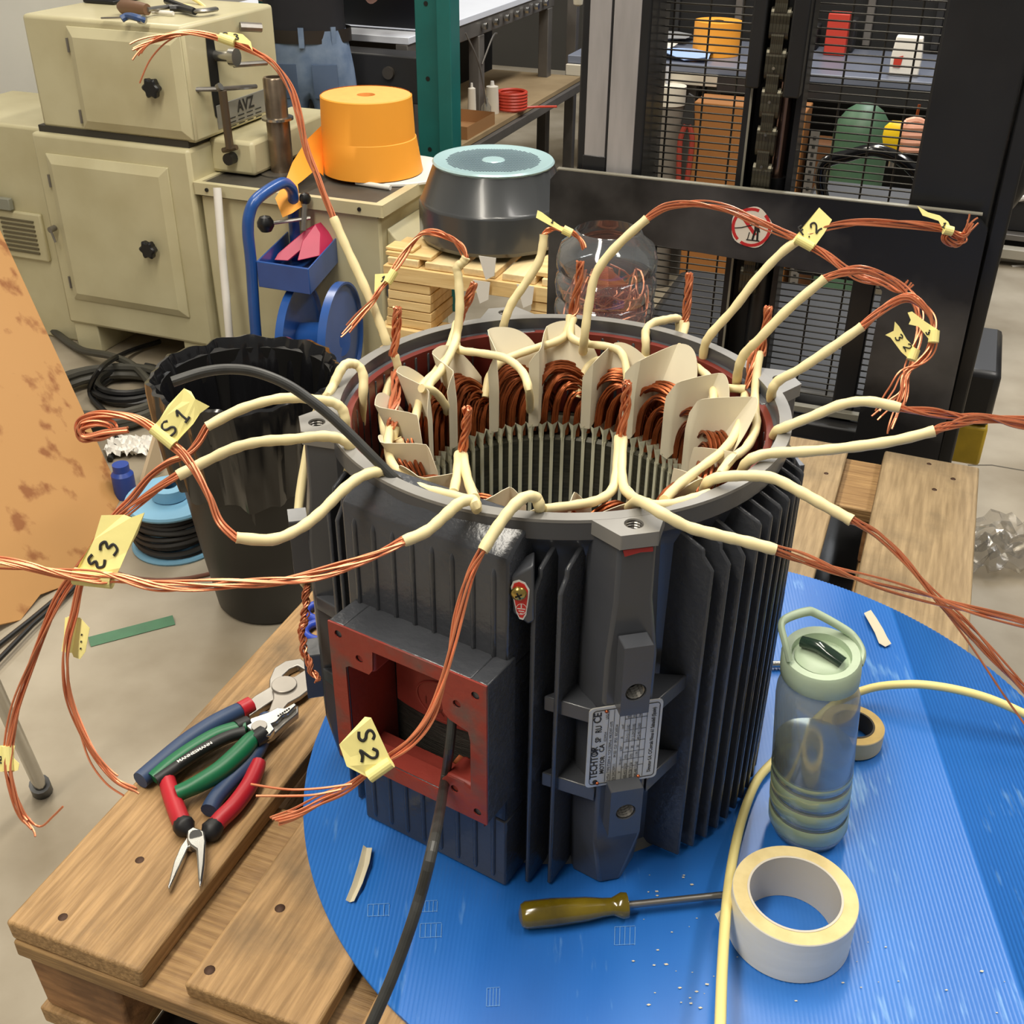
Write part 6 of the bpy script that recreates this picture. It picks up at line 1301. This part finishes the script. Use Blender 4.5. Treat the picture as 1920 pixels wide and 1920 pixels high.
# goods on the lower shelf
shz = .4975
def cone(px, py, h, r0, r1, label):
    c = Zp(px, py, shz); t = thing('thread_cone', label, 'thread cone', c, 'thread cones on the bench shelf')
    b = MB(); b.lathe([(0, 0), (r0, 0), (r0, h*.06), (r1, h), (r1*.5, h+.004), (0, h+.004)], c, 20); b.build('thread', mat('white_thread', (226, 218, 202), .7), t, smooth=.7)
    b = MB(); b.cyl(c+ZV*h, c+ZV*(h+.022), r1*.4, 10, r1*.28); b.build('cone_tip', M_white, t, smooth=.6)
cone(885, 219, .118, .019, .016, 'slimmer white thread cone on the bench shelf'); cone(923, 212, .112, .030, .026, 'wider white thread cone beside the red hose')
c = Zp(912, 222, shz); b = MB(); b.lathe([(0, 0), (.020, 0), (.022, .006), (.021, .05), (.008, .07), (.007, .085), (0, .085)], c, 16); tag(b.build('clear_bottle', clear_mat('clear_small_bottle', (220, 220, 214), .1, .8), None, smooth=.8, origin=c), 'small clear bottle between the thread cones', 'bottle')
c = Zp(960, 206, shz); t = thing('red_hose_coil', 'coil of red hose on the bench shelf', 'hose', c); b = MB()
for k in range(6): b.tube([c+Vector((.062*math.cos(a), .062*math.sin(a), .010+.013*k)) for a in [2*PI*j/28 for j in range(29)]], .0075, 6, caps=False)
b.build('hose_turns', mat('red_hose', (206, 70, 50), .45), t, smooth=True)
b = MB(); b.tube(spline([c+Vector((.06, 0, .01)), c+Vector((.12, .03, .008)), c+Vector((.2, .02, .012))], 5), .0055, 6); b.build('hose_end', mat('red_hose', (0, 0, 0)), t, smooth=True)
b = MB(); b.abox(-1.98, -1.62, 3.32, 3.36, .5, .78); b.abox(-1.95, -1.64, 3.40, 3.43, .5, .76); tag(b.build('card_sheets', mat('brown_card', (140, 110, 84), .75), None, origin=W(-1.9, 3.35, .5)), 'brown cardboard sheets standing on the shelf behind the teal post', 'cardboard')
t = thing('open_carton', 'low brown carton at the near end of the bench shelf', 'carton', W(-1.60, 3.5, .4975)); b = MB(); w4 = [W(-1.70, 3.40, .4975), W(-1.53, 3.40, .4975), W(-1.53, 3.70, .4975), W(-1.70, 3.70, .4975)]; b.loft([[q+ZV*.05 for q in w4], w4, ], caps=False); b.add(w4, [(0, 1, 2, 3)]); b.build('carton_body', mat('brown_carton', (166, 122, 78), .7), t)
b = MB(); b.lathe([(.02, 0), (.045, 0), (.045, .02), (.02, .02)], W(-1.56, 3.24, .53), 20, Matrix(((B.x, 0, A.x, 0), (B.y, 0, A.y, 0), (0, 1, 0, 0), (0, 0, 0, 1)))); tag(b.build('blue_tape', mat('blue_white_tape', (60, 84, 150), .5), None, smooth=.5, origin=W(-1.56, 3.24, .4975)), 'blue and white tape roll standing on the shelf end', 'tape')
# blue rack column and cluttered shelves left of the mast
t = thing('blue_rack', 'blue rack column with cluttered shelves left of the stacker mast', 'rack', W(-1.2, 5.1, 0))
gbox('blue_column', mat('blue_rack_paint', (24, 54, 130), .45), t, -1.53, -1.47, 5.0, 5.05, 0, 1.4, .003)
for z in (.25, .5, .72, .93): gbox('rack_shelf', M_bfr, t, -1.55, -.55, 5.05, 5.6, z, z+.02, .002)
gbox('rack_back', M_dark, t, -1.7, -.5, 5.62, 5.64, 0, 1.6, .001)
gbox('rack_column', M_bfr, t, -1.62, -1.57, 4.9, 4.95, 0, 1.4, .003)
rq = random.Random(21); pal_c = [(190, 186, 178), (150, 70, 60), (80, 90, 120), (110, 112, 108), (200, 190, 170), (60, 62, 66)]
for k, (a, z) in enumerate([(x, s) for s in (.27, .52, .74) for x in (-1.40, -1.27, -1.12, -.95)]):
    c = W(a+rq.uniform(-.02, .02), 5.25, z); h = rq.uniform(.06, .15); r = rq.uniform(.03, .06); col = pal_c[k % 6]
    b = MB(); b.lathe([(0, 0), (r, 0), (r*1.02, h*.8), (r*.7, h), (r*.65, h*1.05), (0, h*1.05)], c, 14)
    tag(b.build('shelf_can', mat('can_%d' % (k % 6), col, .5), None, smooth=.6, origin=c), '%s can on the %s shelf of the blue rack left of the stacker mast' % (('pale grey', 'brick red', 'slate blue', 'mid grey', 'cream', 'charcoal')[k % 6], ('lowest', 'middle', 'upper')[k//4]), 'can', 'cans on the cluttered rack')
b = MB(); c = W(-1.50, 4.7, .84); b.lathe([(0, 0), (.022, .01), (.026, .06), (.02, .12), (.006, .14), (0, .2)], c, 14); tag(b.build('hanging_bobbin', mat('cream_bobbin', (214, 206, 186), .6), None, smooth=True, origin=c), 'cream bobbin hanging in front of the blue rack column', 'bobbin')
# table and goods behind the wire guard
t = thing('packing_table', 'work table behind the wire guard, papers and parts on top', 'table', W(-.4, 4.0, 0))
gbox('table_top', mat('grey_blue_top', (104, 110, 126), .4, 0, var=.08, vscale=5), t, -1.15, .45, 3.5, 4.1, .80, .83, .003); gbox('table_rail', mat('bright_rail', (206, 200, 186), .4, .3), t, -1.15, -.56, 3.48, 3.5, .76, .80, .002); gbox('table_rail', M_dark, t, -.56, .45, 3.48, 3.5, .74, .80, .002)
for a in (-1.1, -.70, .38): gbox('table_leg', M_bfr, t, a, a+.05, 3.55, 3.6, 0, .8, .003); gbox('table_leg', M_bfr, t, a, a+.05, 4.0, 4.05, 0, .8, .003)
b = MB(); b.cyl(W(-.72, 3.42, .0), W(-.72, 3.42, .70), .055, 24); b.k = 1; b.cyl(W(-.72, 3.42, .70), W(-.72, 3.42, .765), .060, 24); t2 = b.build('grey_drum', [mat('grey_drum', (120, 114, 106), .5), mat('cream_lid', (206, 200, 186), .5)], None, smooth=.6, origin=W(-.72, 3.42, 0)); tag(t2, 'tall grey cylinder with cream cap under the table behind the guard', 'cylinder')
t = thing('brown_carton', 'big brown carton under the table behind the guard', 'carton', W(-.40, 3.5, 0)); gbox('carton_body', mat('brown_box', (142, 92, 42), .7, 0, var=.08, vscale=3), t, -.60, -.20, 3.30, 3.46, 0, .74, .004); gbox('darker_carton', mat('brown_box2', (104, 66, 34), .7), t, -.18, .02, 3.36, 3.5, 0, .62, .004)  # second brown box in a darker tone
t = thing('steel_strip', 'slotted grey steel strip standing right of the chain behind the guard', 'strip', W(-.10, 3.2, 0)); gbox('strip_bar', M_bfr, t, -.165, -.135, 3.2, 3.21, 0, .70, .001)
for k in range(22): gbox('strip_slot', M_hole, t, -.155, -.145, 3.198, 3.2, .06+.029*k, .072+.029*k, .0005)
b = MB(); b.lathe([(0, 0), (.095, 0), (.095, .70), (.088, .73), (.06, .77), (.03, .79), (0, .79)], W(.0, 3.25, 0), 28); tag(b.build('green_cylinder', mat('green_cylinder', (66, 98, 74), .5, 0, var=.1), None, smooth=.7, origin=W(.03, 3.25, 0)), 'dull green gas cylinder behind the right half of the guard', 'cylinder')
for k, a in enumerate((-.92, -.78)):
    b = MB(); b.lathe([(0, 0), (.06, 0), (.06, .36), (.03, .42), (0, .42)], W(a, 3.36-.02*k, 0), 20); tag(b.build('green_drum', mat('dark_green_drum', (62, 96, 72), .5), None, smooth=.7, origin=W(a, 3.36, 0)), ('left' if k == 0 else 'right')+'-hand short green canister under the table, behind the left part of the guard', 'canister')
t = thing('red_pliers', 'red-handled pliers hanging under the table behind the guard', 'pliers', W(-.62, 3.30, .6))
for s in (-1, 1):
    b = MB(); b.tube(spline([W(-.615+.006*s, 3.29, .66), W(-.615+.022*s, 3.29, .60), W(-.615+.016*s, 3.29, .46)], 5), .010, 8); b.build('handle', mat('brick_red_grip', (142, 52, 40), .5), t, smooth=True)
b = MB(); b.prism([W(-.64, 3.285, .66), W(-.59, 3.285, .66), W(-.60, 3.285, .76), W(-.62, 3.285, .77)], B*.012); b.build('pliers_head', M_dark, t, bevel=.002)
for k, (q0, q1, col) in enumerate((((1228, 118), (1205, 190), (208, 150, 170)), ((1238, 170), (1222, 215), (196, 84, 62)), ((1252, 125), (1246, 250), (176, 178, 186)))):
    b = MB(); b.tube([Bp(*q0, 3.45), Bp((q0[0]+q1[0])/2+2, (q0[1]+q1[1])/2, 3.44), Bp(*q1, 3.45)], .008, 8); tag(b.build('coloured_cable', mat('cable_col_%d' % k, col, .5), None, smooth=True, origin=Bp(*q0, 3.45)), ['pink cable hanging at the left edge of the guard', 'orange red cable curving at the left edge of the guard', 'grey cable hanging beside the grey drum'][k], 'cable')
c = W(-.63, 3.75, .831); b = MB(); b.lathe([(.02, 0), (.09, 0), (.09, .12), (.02, .12)], c, 28); tag(b.build('small_orange_roll', M_or, None, smooth=.5, origin=c), 'small orange paper roll on the table behind the guard', 'paper roll')
def papers(name, label, a0, a1, b0, b1, z, m, seed, cat='papers'):
    rn = random.Random(seed); b = MB(); b.grid([[W(a0+(a1-a0)*i/4, b0+(b1-b0)*j/4, z+rn.uniform(0, .03)) for j in range(5)] for i in range(5)], .002); tag(b.build(name, m, None, smooth=True, origin=W(a0, b0, z)), label, cat)
papers('paper_sheets', 'heap of white papers at the left end of the table behind the guard', -1.1, -.80, 3.55, 3.85, .834, M_white, 2)
papers('blue_cloth', 'pale blue cloth on the table before the small orange roll', -.95, -.62, 3.53, 3.68, .832, mat('pale_blue_cloth', (150, 176, 220), .7), 3, 'cloth')
papers('grey_sheets', 'grey sheets on the table beyond the papers', -1.05, -.78, 3.88, 4.08, .834, mat('grey_sheet', (150, 152, 156), .6), 6)
b = MB(); b.abox(-.24, -.16, 3.9, 3.98, .831, .98); tag(b.build('red_box', mat('red_box', (196, 60, 44), .5), None, bevel=.003, origin=W(-.2, 3.94, .831)), 'red upright box on the table right of the chain', 'box')
for k, a in enumerate((-.02, .12)):
    b = MB(); b.abox(a-.36, a-.26, 3.99, 4.09, .831, .92+.03*k); tag(b.build('dark_case', M_dark, None, bevel=.006, origin=W(a, 4.2, .831)), ['dark case at the back of the table behind the chain', 'taller dark case beside the red box'][k], 'case')
c = W(.085, 3.60, .831); t = thing('paper_bag', 'white paper bag with a red print on the table right end', 'bag', c); b = MB(); b.loft([[c+A*x*s+B*y*s+ZV*z for x, y in ((-.05, -.03), (.05, -.03), (.05, .03), (-.05, .03))] for z, s in ((0, 1), (.06, 1.05), (.13, .9))]); b.build('bag_body', M_white, t, bevel=.004)
b = MB(); b.prism([c+A*x-B*.034+ZV*z for x, z in ((-.04, .06), (-.01, .07), (-.015, .03), (-.04, .03))], -B*.001); b.build('red_print', mat('red_box', (0, 0, 0)), t)
gbox_ = thing('dark_backdrop', 'dark tall shelving panel behind the table seen through the guard', 'shelving', W(-.4, 4.16, 0)); gbox('backdrop_sheet', mat('shade_black', (20, 20, 21), .7), gbox_, -1.2, .28, 4.15, 4.18, 0, 1.6, .002)  # made-up dark sheet, a backdrop that deepens the background
for k in range(5): gbox('backdrop_pipe', M_bfr if k % 2 else M_dark, gbox_, -.9+.26*k, -.87+.26*k, 4.12, 4.148, .84, 1.6, .003)
# white slabs added behind the stacker to stand in for the bright floor
for k, (a0, a1, b0, b1, z1) in enumerate(((-.35, -.02, 2.3, 2.6, .10), (-.02, .18, 2.12, 2.28, .14), (-.2, .35, 2.75, 3.05, .06))):
    t = thing('bright_floor_slab', ['flat white carton on the floor behind the chain', 'white carton with blue label on the floor behind the guard', 'low white slab on the floor beyond the cartons'][k], 'carton', W(a0, b0, 0)); gbox('carton_body', M_white, t, a0, a1, b0, b1, 0, z1, .004)
    if k == 1: gbox('blue_label', mat('blue_label', (40, 60, 130), .5), t, a0+.16, a0+.24, b0-.002, b0, .06, .12, .0005)
# right edge: dark bench with white bags
t = thing('dark_bench', 'dark bench with steel foot rails at the right edge of the photo', 'bench', W(.9, 4.4, 0))
BR = 4.3; P1, P2 = Bp(1850, 366, BR), Bp(1990, 360, BR); zq = lambda y: Bp(1890, y, BR).z; x0_, x1_ = P1.dot(A)-.05, P2.dot(A)+.7
gbox('bench_front', M_dark, t, x0_, x1_, BR, BR+.5, zq(432), P1.z-.012, .004); gbox('bench_deck', M_bfr, t, x0_, x1_, BR-.01, BR+.5, P1.z-.012, P1.z+.006, .002)
gbox('foot_rail', M_bfr, t, x0_, x1_, BR-.06, BR, zq(443), zq(432), .003); gbox('kick_gap', M_dark, t, x0_+.02, x1_, BR+.02, BR+.4, .0, zq(443), .003); gbox('foot_rail', mat('pale_rail', (170, 164, 150), .5), t, x0_, x1_, BR-.12, BR-.06, max(.0, zq(470)), zq(452), .003)
for k in range(2): gbox('bench_foot', M_dark, t, x0_+.9*k, x0_+.08+.9*k, BR-.1, BR+.3, 0, zq(443), .003)
bz = P1.z+.007; c = Bp(1912, 335, BR+.15); c.z = bz; crumple('white_bag', 'white plastic bag with blue print on the bench at the right edge', c, .16, mat('white_blue_film', (226, 226, 236), .35, 0, col2=(170, 176, 226), vscale=9, thresh=(.6, .7)), 'bag', 14, .8)
b = MB(); b.abox(x0_+.05, x1_, BR+.42, BR+.46, bz, bz+.6); tag(b.build('cream_board', mat('cream_panel', (224, 216, 198), .6), None, origin=W(x0_+.2, BR+.44, bz)), 'cream board standing at the back of the bench at the right edge', 'board')
c = Bp(1920, 372, BR-.01); b = MB(); b.tube([c-A*.06-ZV*.02, c+A*.02+ZV*.01, c+A*.12+ZV*.03], .012, 8); tag(b.build('white_hook', M_white, None, smooth=True, origin=c), 'white plastic hook on the front of the right-hand bench', 'hook')
for k, (px, py) in enumerate(((1910, 500), (1838, 545), (1848, 692))):
    c = Zp(px, py, 0); b = MB(); b.prism([c+Vector((x, y, .001)) for x, y in ((-.03, -.008), (.03, .004), (.028, .02), (-.03, .006))], (0, 0, .003)); tag(b.build('floor_scrap', M_white, None, origin=c), ['white scrap on the floor at the right edge', 'white scrap on the floor right of the carriage plate', 'thin white sliver on the floor above the yellow skirt'][k], 'paper scrap')
b = MB(); b.tube([Zp(1815, 872, .0005), Zp(1860, 872, .0005), Zp(1930, 884, .0005), Zp(2100, 900, .0005)], .003, 6, flat=(ZV, .3)); o = b.build('floor_crack', mat('crack_dark', (92, 86, 76), .8), bpy.data.objects['floor']); o['kind'] = 'stuff'
bpy.context.view_layer.update()
